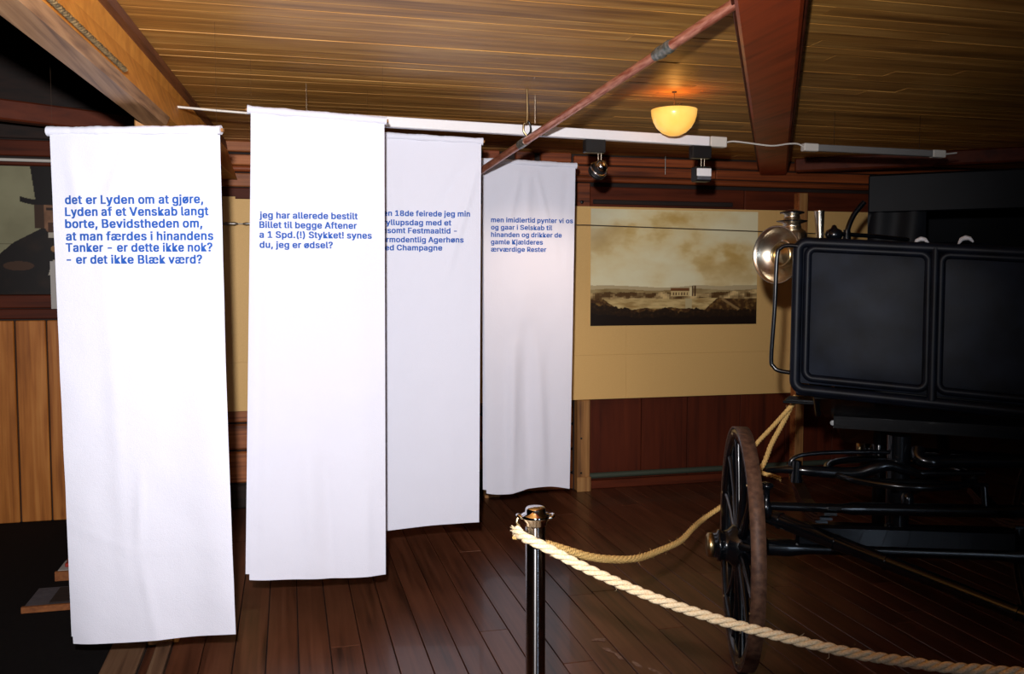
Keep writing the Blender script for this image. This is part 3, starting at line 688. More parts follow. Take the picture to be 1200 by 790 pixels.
# ================================================================ BANNERS
# letter shapes (advance, points in 1/500 em, triangles)
GLYPHS = {
' ': (0.1878, '', ''),
'!': (0.226, '49 -2 40 -1 33 4 28 12 26 20 28 29 33 37 40 42 49 43 58 42 65 37 70 29 72 20 70 12 65 4 58 -1 34 80 32 254 66 254 64 80', '16 18 17 16 19 18 7 9 8 6 9 7 6 10 9 5 10 6 5 11 10 4 11 5 4 12 11 3 12 4 3 13 12 2 13 3 2 14 13 1 14 2 1 15 14 0 15 1'),
'(': (0.3031, '45 103 46 132 50 162 57 192 66 221 76 247 88 270 118 270 106 242 95 214 87 185 81 157 77 129 76 103 77 80 80 57 86 33 94 8 105 -19 118 -48 88 -48 69 -11 56 27 47 66', '5 7 6 5 8 7 4 8 5 4 9 8 3 9 4 3 10 9 2 10 3 2 11 10 1 11 2 1 12 11 0 12 1 0 13 12 23 13 0 23 14 13 23 15 14 22 15 23 22 16 15 22 17 16 21 17 22 21 18 17 20 18 21 20 19 18'),
')': (0.3031, '19 -48 32 -18 43 9 51 34 57 58 60 81 61 103 60 129 56 157 50 185 41 214 31 242 19 270 48 270 60 247 71 221 80 192 86 162 91 132 92 103 89 65 81 27 67 -11 48 -48', '11 13 12 11 14 13 11 15 14 10 15 11 10 16 15 9 16 10 9 17 16 8 17 9 8 18 17 7 18 8 7 19 18 6 19 7 5 19 6 5 20 19 4 20 5 4 21 20 3 21 4 2 21 3 2 22 21 1 22 2 1 23 22 0 23 1'),
',': (0.2178, '19 -60 34 36 68 36 42 -60', '0 2 1 0 3 2'),
'-': (0.4831, '168 122 168 94 57 94 57 122', '2 0 3 2 1 0'),
'.': (0.2178, '48 -2 39 -1 31 4 26 12 25 20 26 29 31 37 39 42 48 43 56 42 64 37 69 29 71 20 69 12 64 4 56 -1', '7 9 8 6 9 7 6 10 9 5 10 6 5 11 10 4 11 5 4 12 11 3 12 4 3 13 12 2 13 3 2 14 13 1 14 2 1 15 14 0 15 1'),
'1': (0.4831, '38 0 38 27 195 27 195 0 138 254 138 0 106 0 106 224 105 224 43 179 43 213 99 254', '10 4 11 10 8 4 8 7 4 7 5 4 10 9 8 6 5 7 0 2 1 0 3 2'),
'8': (0.4831, '113 -3 89 -1 68 6 50 17 37 31 29 48 26 68 28 83 33 98 40 110 51 121 63 128 76 132 76 133 59 141 46 154 38 171 35 190 38 209 45 225 57 239 73 249 92 256 113 258 134 256 153 249 169 239 181 225 188 209 191 190 188 171 180 154 167 141 150 133 150 132 164 128 176 121 186 110 194 98 199 83 200 68 198 48 189 31 176 17 158 6 137 -1 113 25 129 26 142 30 153 37 161 46 167 57 168 69 167 83 161 94 153 104 141 111 128 116 113 118 98 116 85 111 73 104 65 94 59 83 58 69 59 57 64 46 73 37 84 30 97 26 113 145 126 146 137 150 146 157 154 165 158 176 160 188 158 200 154 210 147 218 138 225 126 229 113 230 100 229 89 225 79 218 72 210 68 200 66 188 68 176 72 165 79 157 89 150 100 146', '22 24 23 21 24 22 21 25 24 20 25 21 20 26 25 19 26 20 19 82 26 82 27 26 19 83 82 81 27 82 19 84 83 80 27 81 18 84 19 80 28 27 18 85 84 79 28 80 18 86 85 78 28 79 18 87 86 77 28 78 17 87 18 77 29 28 17 88 87 76 29 77 16 88 17 76 30 29 16 89 88 75 30 76 16 90 89 74 30 75 74 31 30 15 90 16 15 91 90 73 31 74 15 92 91 72 31 73 72 32 31 14 92 15 14 93 92 71 32 72 14 70 93 70 32 71 14 32 70 14 33 32 13 33 14 12 33 13 12 34 33 11 34 12 11 35 34 10 35 11 10 36 35 9 58 10 58 36 10 58 37 36 9 59 58 57 37 58 9 60 59 56 37 57 9 61 60 55 37 56 8 61 9 55 38 37 8 62 61 54 38 55 7 62 8 54 39 38 7 63 62 53 39 54 6 63 7 53 40 39 6 64 63 52 40 53 6 65 64 51 40 52 5 65 6 51 41 40 5 66 65 50 41 51 4 66 5 50 42 41 4 67 66 49 42 50 4 68 67 48 42 49 3 68 4 48 43 42 3 69 68 47 43 48 3 46 69 46 43 47 3 43 46 2 43 3 2 44 43 1 44 2 1 45 44 0 45 1'),
'?': (0.3885, '82 -2 73 -1 66 4 61 12 59 20 61 29 66 37 73 42 82 43 91 42 98 37 103 29 105 20 103 12 98 4 91 -1 66 76 66 80 67 100 71 115 76 126 84 135 93 142 104 149 115 157 123 167 129 178 131 192 129 203 125 213 119 220 110 226 100 230 89 231 78 230 69 226 60 221 53 213 48 202 46 189 14 189 17 209 24 226 36 240 51 250 69 256 89 258 110 256 127 249 142 239 153 226 160 209 162 191 160 172 153 156 142 142 127 130 117 124 110 118 104 111 100 103 98 93 97 79 97 76', '45 47 46 44 47 45 44 48 47 43 48 44 43 49 48 42 49 43 42 33 49 33 50 49 42 34 33 32 50 33 42 35 34 31 50 32 42 36 35 41 36 42 30 50 31 30 51 50 41 37 36 29 51 30 41 38 37 28 51 29 40 38 41 28 52 51 27 52 28 40 39 38 26 52 27 26 53 52 25 53 26 25 54 53 24 54 25 23 54 24 23 55 54 22 55 23 21 55 22 21 56 55 20 56 21 20 57 56 19 57 20 19 58 57 19 59 58 18 59 19 18 60 59 18 61 60 17 61 18 17 62 61 16 62 17 16 63 62 7 9 8 6 9 7 6 10 9 5 10 6 5 11 10 4 11 5 4 12 11 3 12 4 3 13 12 2 13 3 2 14 13 1 14 2 1 15 14 0 15 1'),
'A': (0.5097, '8 0 101 254 138 254 231 0 198 0 144 151 138 167 132 186 125 210 116 239 123 239 114 209 106 185 100 166 95 151 43 0 55 71 55 99 185 99 185 71', '0 9 1 9 2 1 9 10 2 10 3 2 0 17 9 17 11 9 11 8 9 11 8 10 8 18 10 18 3 10 7 18 8 17 12 11 6 18 7 17 13 12 5 18 6 17 14 13 17 16 14 16 15 14 4 19 5 19 18 5 0 16 17 16 18 17 16 19 18 19 3 18 0 15 16 4 3 19'),
'B': (0.4861, '30 0 30 254 121 254 145 252 164 245 180 235 190 221 197 205 199 187 198 172 193 160 187 150 178 143 168 137 157 133 157 131 170 129 182 123 192 114 201 102 207 86 209 68 207 50 200 33 189 20 172 9 151 2 123 0 62 29 122 29 148 31 165 40 175 53 178 68 176 81 171 92 163 102 153 109 140 114 124 115 62 115 62 143 119 143 132 144 144 148 154 155 162 163 166 174 168 186 165 202 156 214 141 223 120 226 62 226', '0 53 1 53 2 1 53 3 2 53 4 3 53 5 4 53 52 5 52 6 5 0 41 53 51 6 52 50 6 51 50 7 6 49 7 50 49 8 7 48 8 49 48 9 8 47 9 48 46 9 47 46 10 9 45 10 46 45 11 10 44 11 45 44 12 11 43 12 44 42 12 43 42 13 12 0 40 41 40 42 41 40 13 42 40 14 13 40 15 14 40 16 15 40 17 16 40 39 17 39 18 17 0 28 40 38 18 39 37 18 38 37 19 18 36 19 37 36 20 19 35 20 36 34 20 35 34 21 20 33 21 34 32 21 33 32 22 21 31 22 32 31 23 22 30 23 31 30 24 23 29 24 30 0 29 28 0 24 29 0 25 24 0 26 25 0 27 26'),
'C': (0.5401, '134 -3 103 1 75 12 52 32 35 58 24 90 20 127 24 165 35 197 52 223 75 242 103 254 134 258 152 256 170 252 186 245 201 236 214 224 224 209 232 193 236 174 204 174 200 186 195 197 187 206 179 214 169 220 158 224 146 227 134 228 111 225 92 216 75 202 62 182 54 157 52 127 54 97 63 72 75 53 92 38 112 29 134 26 146 27 158 30 169 34 179 40 187 48 195 57 200 68 204 80 236 80 232 62 224 45 214 31 201 19 187 9 170 2 153 -2', '11 13 12 11 14 13 10 14 11 10 15 14 10 16 15 9 16 10 9 29 16 29 17 16 9 30 29 28 17 29 27 17 28 9 31 30 26 17 27 26 18 17 8 31 9 25 18 26 8 32 31 24 18 25 24 19 18 23 19 24 8 33 32 22 19 23 7 33 8 22 20 19 21 20 22 7 34 33 6 34 7 6 35 34 5 35 6 5 36 35 5 37 36 4 37 5 48 50 49 48 51 50 4 38 37 47 51 48 47 52 51 3 38 4 46 52 47 3 39 38 45 52 46 45 53 52 44 53 45 3 40 39 43 53 44 2 40 3 43 54 53 42 54 43 2 41 40 41 54 42 2 54 41 2 55 54 1 55 2 1 56 55 1 57 56 0 57 1'),
'D': (0.5322, '109 0 48 0 48 29 107 29 136 31 159 40 177 55 189 75 197 99 200 128 197 156 190 180 177 200 160 214 138 223 110 226 47 226 47 254 113 254 147 251 176 239 200 221 217 196 227 164 231 128 227 91 217 59 199 34 175 15 145 4 62 254 62 0 30 0 30 254', '32 17 33 17 30 33 32 16 17 30 18 17 31 18 30 31 15 18 15 19 18 15 20 19 15 21 20 32 15 16 32 2 15 2 31 15 31 14 15 31 13 14 31 12 13 31 11 12 31 10 11 31 9 10 31 8 9 31 3 8 3 7 8 3 6 7 3 5 6 3 4 5 32 1 2 31 3 2'),
'F': (0.44, '30 0 30 254 185 254 185 226 62 226 62 139 173 139 173 111 62 111 62 0', '0 4 1 4 2 1 4 3 2 0 5 4 0 8 5 8 6 5 8 7 6 0 9 8'),
'K': (0.4967, '52 73 52 108 61 119 70 131 78 141 87 152 96 162 106 172 182 254 224 254 116 138 114 138 30 0 30 254 62 254 62 167 62 112 62 97 62 0 186 0 94 130 114 155 224 0', '12 14 13 12 15 14 7 9 8 7 21 9 21 10 9 6 21 7 12 1 15 1 2 15 2 16 15 5 21 6 5 20 21 10 22 21 4 20 5 3 20 4 0 10 11 0 22 10 2 20 3 2 19 20 16 19 2 17 19 16 12 0 1 18 19 17 12 22 0 18 22 12 19 22 18'),
'L': (0.423, '30 0 30 254 62 254 62 29 181 29 181 0', '0 2 1 0 3 2 0 4 3 0 5 4'),
'R': (0.479, '30 0 30 254 118 254 145 252 167 244 183 232 195 217 202 198 205 176 202 154 195 136 183 120 166 109 145 101 118 99 48 99 48 128 117 128 135 129 149 133 160 141 167 150 171 162 173 176 171 190 167 202 159 212 149 220 134 224 116 226 62 226 62 0 177 0 115 115 151 115 214 0', '0 16 1 16 30 1 30 2 1 30 3 2 30 4 3 30 5 4 30 29 5 29 28 5 28 6 5 16 31 30 27 6 28 26 6 27 26 7 6 25 7 26 24 7 25 24 8 7 23 8 24 22 8 23 22 9 8 21 9 22 21 10 9 20 10 21 19 10 20 19 11 10 18 11 19 17 11 18 0 15 16 31 17 16 31 33 17 33 11 17 33 34 11 34 12 11 31 14 33 14 32 33 35 12 34 13 35 12 14 35 13 0 14 15 0 31 14 32 35 14'),
'S': (0.4766, '112 -4 86 -2 64 5 46 15 32 30 23 48 19 68 52 68 55 55 62 44 71 35 83 29 97 26 112 25 128 26 143 30 155 37 165 46 171 57 173 70 171 81 166 89 158 96 148 102 136 107 122 111 92 120 64 130 43 145 30 163 26 186 29 206 37 224 51 238 69 249 90 256 114 258 137 256 158 249 175 238 189 224 197 208 200 189 169 189 163 206 151 219 134 227 112 229 97 228 84 224 73 218 64 209 59 199 58 188 60 176 65 167 74 160 85 154 96 150 106 147 132 140 144 136 156 132 168 126 179 119 189 110 197 99 202 85 204 69 201 50 193 32 180 17 162 5 139 -2', '35 37 36 34 37 35 34 38 37 33 38 34 33 39 38 33 40 39 32 47 33 47 40 33 32 48 47 46 40 47 32 49 48 45 40 46 45 41 40 31 49 32 31 50 49 44 41 45 31 51 50 31 52 51 44 42 41 30 52 31 43 42 44 30 53 52 30 54 53 29 54 30 29 55 54 29 56 55 28 56 29 28 57 56 28 58 57 28 59 58 28 60 59 27 60 28 27 61 60 27 62 61 27 63 62 26 63 27 26 64 63 25 64 26 25 65 64 24 65 25 24 66 65 23 66 24 22 66 23 22 67 66 21 67 22 20 67 21 20 68 67 19 68 20 18 68 19 18 69 68 5 7 6 5 8 7 17 69 18 5 9 8 17 70 69 4 9 5 16 70 17 4 10 9 15 70 16 4 11 10 15 71 70 14 71 15 3 11 4 3 12 11 13 71 14 3 13 12 3 71 13 3 72 71 2 72 3 2 73 72 1 73 2 1 0 73'),
'T': (0.4786, '16 226 16 254 208 254 208 226 128 226 128 0 96 0 96 226', '0 2 1 0 3 2 7 3 0 6 4 7 4 3 7 6 5 4'),
'V': (0.5097, '102 0 8 254 42 254 96 103 101 88 108 69 115 45 124 15 117 15 126 45 133 69 140 88 145 103 197 254 231 254 139 0', '0 2 1 0 3 2 12 14 13 12 15 14 0 4 3 11 15 12 10 15 11 0 5 4 9 15 10 0 6 5 8 7 9 7 15 9 0 7 6 0 15 7'),
'a': (0.4192, '80 -4 63 -3 47 2 34 11 24 22 17 37 15 54 17 69 22 80 29 90 39 97 50 102 63 105 76 108 89 110 105 112 117 113 126 115 133 117 136 121 138 127 138 128 137 139 133 148 128 156 120 161 110 164 98 165 85 164 75 161 66 156 59 150 54 144 50 137 20 146 29 161 39 173 52 182 66 188 82 191 97 192 108 192 119 190 131 186 143 180 153 172 161 160 167 145 168 126 168 0 138 0 138 26 136 26 132 19 126 12 118 6 108 1 95 -3 85 23 101 24 114 29 124 37 132 47 136 57 138 69 138 95 135 93 130 91 123 89 116 88 108 87 100 86 93 85 88 84 77 82 67 79 58 75 52 70 47 62 46 52 47 43 51 36 57 30 65 26 74 24', '39 41 40 39 42 41 38 42 39 38 43 42 37 43 38 37 44 43 36 44 37 36 45 44 35 45 36 35 27 45 27 46 45 35 28 27 26 46 27 35 29 28 25 46 26 35 30 29 34 30 35 24 46 25 24 47 46 34 31 30 23 47 24 34 32 31 22 47 23 33 32 34 22 48 47 21 48 22 20 48 21 19 48 20 19 49 48 18 49 19 17 65 18 65 49 18 16 65 17 15 65 16 14 65 15 13 65 14 12 65 13 11 65 12 10 65 11 9 65 10 9 66 65 64 49 65 9 67 66 9 68 67 8 68 9 8 69 68 8 70 69 8 71 70 8 72 71 8 73 72 8 74 73 8 75 74 7 75 8 7 76 75 7 77 76 7 78 77 63 49 64 6 78 7 6 79 78 62 49 63 5 79 6 5 80 79 61 51 62 51 49 62 5 81 80 60 51 61 4 81 5 4 82 81 4 83 82 59 52 60 52 51 60 4 84 83 59 53 52 50 49 51 58 53 59 4 58 84 4 53 58 3 53 4 3 54 53 3 55 54 2 55 3 2 56 55 1 56 2 1 57 56 0 57 1'),
'b': (0.4544, '115 -4 99 -3 86 2 76 8 69 16 63 23 59 29 56 29 56 0 26 0 26 254 57 254 57 160 59 160 63 166 69 173 76 180 86 186 98 191 115 192 137 189 156 180 173 166 185 146 193 122 195 94 193 66 185 42 173 23 157 8 137 -1 110 23 126 26 140 33 150 44 158 58 163 75 164 95 163 114 158 131 150 145 140 156 126 163 110 165 94 163 81 156 70 145 62 131 58 114 56 95 58 75 63 58 70 43 81 32 94 26', '9 11 10 9 12 11 18 20 19 17 20 18 17 21 20 16 21 17 16 22 21 15 22 16 14 22 15 14 43 22 43 42 22 42 23 22 13 43 14 13 44 43 13 45 44 41 23 42 9 13 12 9 47 13 47 46 13 46 45 13 40 23 41 40 24 23 39 24 40 9 48 47 38 24 39 38 25 24 9 49 48 37 25 38 9 50 49 36 25 37 36 26 25 35 26 36 9 51 50 35 27 26 34 27 35 9 7 51 7 52 51 33 27 34 7 53 52 33 28 27 32 28 33 7 6 53 6 54 53 9 8 7 5 54 6 31 28 32 5 31 54 5 28 31 4 28 5 4 29 28 3 29 4 2 29 3 2 30 29 1 30 2 1 0 30'),
'd': (0.4544, '98 -4 75 -1 56 8 40 23 27 42 20 66 17 94 20 122 27 146 40 166 56 180 75 189 98 192 114 191 126 186 136 180 144 173 149 166 153 160 155 160 155 254 186 254 186 0 156 0 156 29 153 29 149 23 143 16 136 8 126 2 114 -3 102 23 118 26 132 32 142 43 150 58 154 75 156 95 154 114 150 131 142 145 132 156 118 163 102 165 86 163 72 156 62 145 54 131 50 114 48 95 50 75 54 58 62 44 73 33 86 26', '19 21 20 19 22 21 11 13 12 11 14 13 10 14 11 10 15 14 9 15 10 9 16 15 9 17 16 8 44 9 44 43 9 43 17 9 43 18 17 42 18 43 41 18 42 8 45 44 41 19 18 41 40 19 40 39 19 39 22 19 8 46 45 7 46 8 7 47 46 38 22 39 7 48 47 6 48 7 37 22 38 6 49 48 6 50 49 36 22 37 5 50 6 5 51 50 35 22 36 4 51 5 4 52 51 34 24 35 24 22 35 4 53 52 33 24 34 3 53 4 3 54 53 32 25 33 25 24 33 32 26 25 23 22 24 3 31 54 31 26 32 3 26 31 3 27 26 2 27 3 2 28 27 2 29 28 1 29 2 1 30 29 0 30 1'),
'e': (0.4339, '106 -4 80 -1 58 8 41 23 28 42 20 66 17 93 20 121 28 145 40 165 58 180 78 189 103 192 118 191 133 187 147 180 160 170 170 157 179 141 184 121 186 97 186 85 37 85 37 110 169 110 155 101 153 119 149 134 141 147 131 157 118 163 103 165 87 163 73 157 62 147 54 135 50 121 48 105 48 89 50 69 55 53 64 40 76 31 90 25 106 23 117 24 127 26 135 31 143 36 149 44 153 53 182 45 177 32 168 20 156 10 141 2 125 -3', '11 13 12 11 14 13 10 14 11 10 15 14 10 16 15 9 16 10 9 31 16 31 17 16 9 32 31 30 17 31 8 32 9 29 17 30 8 33 32 29 18 17 28 18 29 8 34 33 27 18 28 8 35 34 7 35 8 27 19 18 7 36 35 26 19 27 26 24 19 24 20 19 6 23 7 23 36 7 23 37 36 25 24 26 6 22 23 37 24 23 37 20 24 38 20 37 38 21 20 5 22 6 39 21 38 5 21 22 5 39 21 5 40 39 4 40 5 4 41 40 49 51 50 49 52 51 48 52 49 3 41 4 3 42 41 47 52 48 47 53 52 3 43 42 46 53 47 45 53 46 3 44 43 44 53 45 3 53 44 2 53 3 2 54 53 2 55 54 1 55 2 1 56 55 0 56 1'),
'f': (0.2837, '114 190 114 164 3 164 3 190 40 0 40 216 42 231 48 243 57 252 68 259 80 264 94 265 103 265 111 263 117 262 121 260 114 234 111 235 107 236 103 237 97 237 85 235 77 230 72 221 71 209 71 0', '10 12 11 10 13 12 9 13 10 9 14 13 9 15 14 9 16 15 8 17 9 17 16 9 7 19 8 19 18 8 18 17 8 6 20 7 20 19 7 6 21 20 6 22 21 5 22 6 5 23 22 5 24 23 4 24 5 4 25 24 2 0 3 2 1 0'),
'g': (0.4551, '103 -75 84 -74 67 -70 53 -63 41 -55 32 -45 25 -35 51 -20 55 -26 61 -33 68 -39 77 -44 89 -48 103 -49 124 -46 141 -38 152 -23 156 -3 156 34 153 34 149 28 143 21 136 14 126 8 114 4 97 2 76 5 56 13 40 27 28 45 20 68 17 96 20 123 27 147 40 166 56 180 76 189 98 192 114 191 127 186 137 180 144 173 150 166 154 159 157 159 157 190 186 190 186 -4 183 -27 175 -45 162 -59 145 -68 125 -73 102 30 118 32 132 38 142 47 150 61 155 77 156 96 155 115 150 132 142 146 132 156 119 163 102 165 86 163 73 156 62 145 54 131 50 115 48 96 50 78 54 61 62 48 73 38 86 32', '36 38 37 36 39 38 44 46 45 44 47 46 35 39 36 35 40 39 34 40 35 34 41 40 34 42 41 33 66 34 66 65 34 65 42 34 65 43 42 64 43 65 63 43 64 33 67 66 63 44 43 63 62 44 62 61 44 61 60 44 60 47 44 33 68 67 32 68 33 32 69 68 32 70 69 31 70 32 59 47 60 31 71 70 31 72 71 58 47 59 30 72 31 30 73 72 57 47 58 29 73 30 29 74 73 56 18 57 18 47 57 29 75 74 55 18 56 28 75 29 28 76 75 54 19 55 19 18 55 54 20 19 17 47 18 28 53 76 53 20 54 28 20 53 28 21 20 27 21 28 27 22 21 27 23 22 26 23 27 26 24 23 25 24 26 16 47 17 16 48 47 6 8 7 15 48 16 6 9 8 15 49 48 6 10 9 5 10 6 14 49 15 5 11 10 5 12 11 14 50 49 4 12 5 13 50 14 4 13 12 4 50 13 3 50 4 3 51 50 2 51 3 2 52 51 1 52 2 1 0 52'),
'h': (0.44, '57 113 57 0 26 0 26 254 57 254 57 144 51 144 62 166 76 181 94 189 114 192 132 190 148 184 161 174 170 160 177 142 179 120 179 0 148 0 148 118 145 137 136 152 123 161 105 165 92 163 80 159 71 151 63 141 58 129', '2 4 3 2 6 4 6 5 4 9 11 10 9 12 11 8 12 9 8 13 12 7 13 8 7 23 13 23 14 13 6 25 7 25 24 7 24 23 7 22 14 23 21 14 22 21 15 14 6 26 25 20 15 21 6 27 26 2 28 6 28 27 6 20 16 15 19 16 20 2 0 28 19 17 16 18 17 19 2 1 0'),
'i': (0.1966, '42 221 34 223 27 227 22 234 21 242 22 249 27 256 34 260 42 262 50 260 57 256 62 249 63 242 62 234 57 227 50 223 26 0 26 190 57 190 57 0', '16 18 17 16 19 18 7 9 8 6 9 7 6 10 9 5 10 6 5 11 10 4 11 5 4 12 11 3 12 4 3 13 12 2 13 3 2 14 13 1 14 2 1 15 14 0 15 1'),
'j': (0.1966, '42 221 34 223 27 227 22 234 20 242 22 249 27 256 34 260 42 262 50 260 57 256 61 249 63 242 61 234 57 227 50 223 26 190 57 190 57 -15 55 -31 51 -45 43 -56 32 -65 19 -70 2 -71 -5 -71 -5 -43 1 -43 12 -42 20 -36 25 -27 26 -15', '31 17 16 31 18 17 30 18 31 30 19 18 29 19 30 29 20 19 28 20 29 27 20 28 25 27 26 25 20 27 25 21 20 25 22 21 25 23 22 25 24 23 7 9 8 6 9 7 6 10 9 5 10 6 5 11 10 4 11 5 4 12 11 3 12 4 3 13 12 2 13 3 2 14 13 1 14 2 1 15 14 0 15 1'),
'k': (0.4107, '55 68 55 106 60 106 142 190 180 190 92 100 89 100 26 0 26 254 57 254 57 0 147 0 74 93 96 114 186 0', '7 9 8 7 1 9 1 10 9 2 4 3 2 13 4 13 5 4 2 12 13 5 14 13 7 0 1 10 2 1 10 12 2 0 5 6 0 14 5 10 11 12 7 14 0 10 14 7 11 14 10'),
'l': (0.2191, '70 -1 50 2 37 10 29 24 26 42 26 254 57 254 57 49 58 38 60 31 65 27 73 26 77 26 80 26 83 27 85 27 90 1 86 0 81 0 75 -1', '4 6 5 4 7 6 4 8 7 3 8 4 3 9 8 3 10 9 3 11 10 14 16 15 13 16 14 12 16 13 11 16 12 3 16 11 2 16 3 1 16 2 0 16 1 0 17 16 0 18 17 0 19 18'),
'm': (0.6398, '26 0 26 190 56 190 56 148 54 148 59 162 66 173 75 182 86 188 98 192 110 193 129 190 144 180 154 166 160 147 156 147 161 160 169 172 178 181 190 187 204 192 218 193 234 191 249 186 261 177 270 164 276 148 278 128 278 0 248 0 248 127 245 145 236 156 224 163 209 165 197 164 187 160 179 153 173 145 169 135 168 124 168 0 137 0 137 130 134 144 126 156 115 163 100 165 89 164 79 160 70 154 63 145 58 133 57 119 57 0', '9 11 10 20 22 21 8 11 9 19 22 20 19 23 22 8 12 11 0 2 1 0 4 2 4 3 2 7 12 8 18 23 19 18 24 23 6 12 7 17 24 18 6 13 12 17 25 24 5 47 6 47 13 6 16 34 17 34 25 17 47 46 13 46 14 13 5 48 47 16 35 34 33 25 34 33 26 25 5 49 48 16 36 35 32 26 33 45 14 46 4 49 5 15 36 16 4 50 49 15 37 36 31 26 32 44 15 45 15 14 45 4 51 50 15 38 37 31 27 26 0 52 4 52 51 4 44 38 15 44 39 38 30 27 31 43 39 44 43 40 39 0 53 52 42 40 43 30 28 27 29 28 30 42 41 40 0 54 53'),
'n': (0.4397, '57 113 57 0 26 0 26 190 56 190 56 144 51 144 62 166 76 181 94 189 114 192 132 190 147 184 160 174 170 160 176 142 179 120 179 0 148 0 148 118 145 137 136 152 123 161 105 165 92 163 80 159 71 151 63 141 58 129', '9 11 10 9 12 11 2 4 3 2 6 4 6 5 4 8 12 9 8 13 12 7 13 8 7 23 13 23 14 13 6 25 7 25 24 7 24 23 7 22 14 23 21 14 22 21 15 14 6 26 25 20 15 21 6 27 26 2 28 6 28 27 6 20 16 15 19 16 20 2 0 28 19 17 16 18 17 19 2 1 0'),
'o': (0.4452, '104 -4 79 -1 58 8 41 23 28 43 20 66 17 94 20 122 28 146 41 165 58 180 79 189 104 192 128 189 149 180 167 165 180 146 188 122 191 94 188 66 180 43 167 23 149 8 128 -1 104 23 121 26 135 33 146 44 154 59 158 75 160 94 158 112 154 129 146 144 135 155 121 162 104 165 86 162 73 155 62 144 54 129 50 112 48 94 50 75 54 59 62 44 73 33 86 26', '11 13 12 10 13 11 10 14 13 9 14 10 9 15 14 8 37 9 37 36 9 36 15 9 36 35 15 35 16 15 8 38 37 34 16 35 8 39 38 33 16 34 7 39 8 33 17 16 7 40 39 32 17 33 7 41 40 31 17 32 6 41 7 31 18 17 6 42 41 30 18 31 5 42 6 5 43 42 29 18 30 29 19 18 5 44 43 28 19 29 28 20 19 4 44 5 4 45 44 27 20 28 4 46 45 26 20 27 3 46 4 26 21 20 3 47 46 25 21 26 3 24 47 24 21 25 3 21 24 2 21 3 2 22 21 1 22 2 1 23 22 0 23 1'),
'p': (0.4544, '26 -71 26 190 56 190 56 160 59 160 63 166 69 173 76 180 86 186 98 191 115 192 137 189 156 180 173 166 185 146 193 122 195 94 193 66 185 42 173 23 157 8 137 -1 115 -4 99 -3 86 2 76 8 69 16 63 23 59 29 57 29 57 -71 110 23 126 26 140 33 150 44 158 58 163 75 164 95 163 114 158 131 150 145 140 156 126 163 110 165 94 163 81 156 70 145 62 131 58 114 56 95 58 75 63 58 70 43 81 32 94 26', '9 11 10 8 11 9 0 2 1 0 3 2 8 12 11 7 12 8 7 13 12 6 13 7 5 13 6 5 43 13 43 42 13 42 14 13 4 43 5 4 44 43 4 45 44 41 14 42 0 4 3 0 48 4 48 47 4 47 46 4 46 45 4 40 14 41 40 15 14 39 15 40 38 15 39 38 16 15 0 49 48 37 16 38 0 50 49 36 16 37 36 17 16 35 17 36 0 51 50 35 18 17 34 18 35 0 29 51 29 52 51 33 18 34 29 53 52 33 19 18 32 19 33 29 28 53 28 54 53 0 30 29 27 54 28 31 19 32 27 31 54 27 19 31 26 19 27 26 20 19 25 20 26 24 20 25 24 21 20 23 21 24 23 22 21'),
'r': (0.2891, '26 0 26 190 56 190 56 160 58 160 65 173 76 184 90 190 107 192 110 192 115 192 119 192 122 192 122 161 119 162 115 162 109 163 103 163 91 161 80 157 70 151 63 142 58 131 57 118 57 0', '7 9 8 7 10 9 7 11 10 7 12 11 7 13 12 6 13 7 0 2 1 0 3 2 5 13 6 4 17 5 17 16 5 16 15 5 15 14 5 14 13 5 4 18 17 4 19 18 0 4 3 0 22 4 22 21 4 21 20 4 20 19 4 0 23 22 0 24 23'),
's': (0.395, '91 -4 72 -3 56 2 42 9 31 19 23 32 18 47 47 53 53 40 62 30 75 25 91 23 108 25 122 31 131 40 134 51 132 60 127 68 118 74 106 78 75 85 52 93 36 104 27 119 23 137 26 152 33 166 43 177 58 185 74 190 94 192 112 191 127 186 140 179 149 170 157 158 162 145 134 139 129 149 121 158 110 164 94 166 78 164 65 158 57 150 54 139 56 129 62 122 72 116 86 111 115 105 137 97 153 86 162 71 166 53 163 37 156 24 145 12 130 3 112 -2', '29 31 30 29 32 31 28 32 29 28 33 32 27 33 28 27 34 33 26 34 27 26 41 34 41 35 34 26 42 41 40 35 41 25 42 26 25 43 42 39 35 40 25 44 43 39 36 35 38 36 39 24 44 25 24 45 44 37 36 38 24 46 45 23 46 24 23 47 46 23 48 47 22 48 23 22 49 48 22 50 49 22 51 50 21 51 22 21 52 51 20 52 21 20 53 52 19 53 20 18 53 19 17 53 18 17 54 53 16 54 17 15 54 16 6 8 7 15 55 54 14 55 15 5 8 6 13 55 14 5 9 8 13 56 55 4 9 5 12 56 13 4 10 9 11 56 12 4 11 10 11 57 56 4 57 11 3 57 4 3 58 57 2 58 3 2 59 58 1 59 2 1 0 59'),
't': (0.2574, '102 190 102 164 3 164 3 190 32 236 63 236 63 49 64 38 68 31 75 26 85 25 88 25 93 26 97 26 101 27 107 1 102 0 96 -1 90 -2 84 -2 62 1 46 11 36 26 32 46', '23 5 4 23 6 5 2 0 3 2 1 0 23 7 6 22 7 23 22 8 7 22 9 8 13 15 14 22 10 9 12 15 13 21 10 22 11 15 12 10 15 11 21 15 10 20 15 21 19 15 20 19 16 15 19 17 16 19 18 17'),
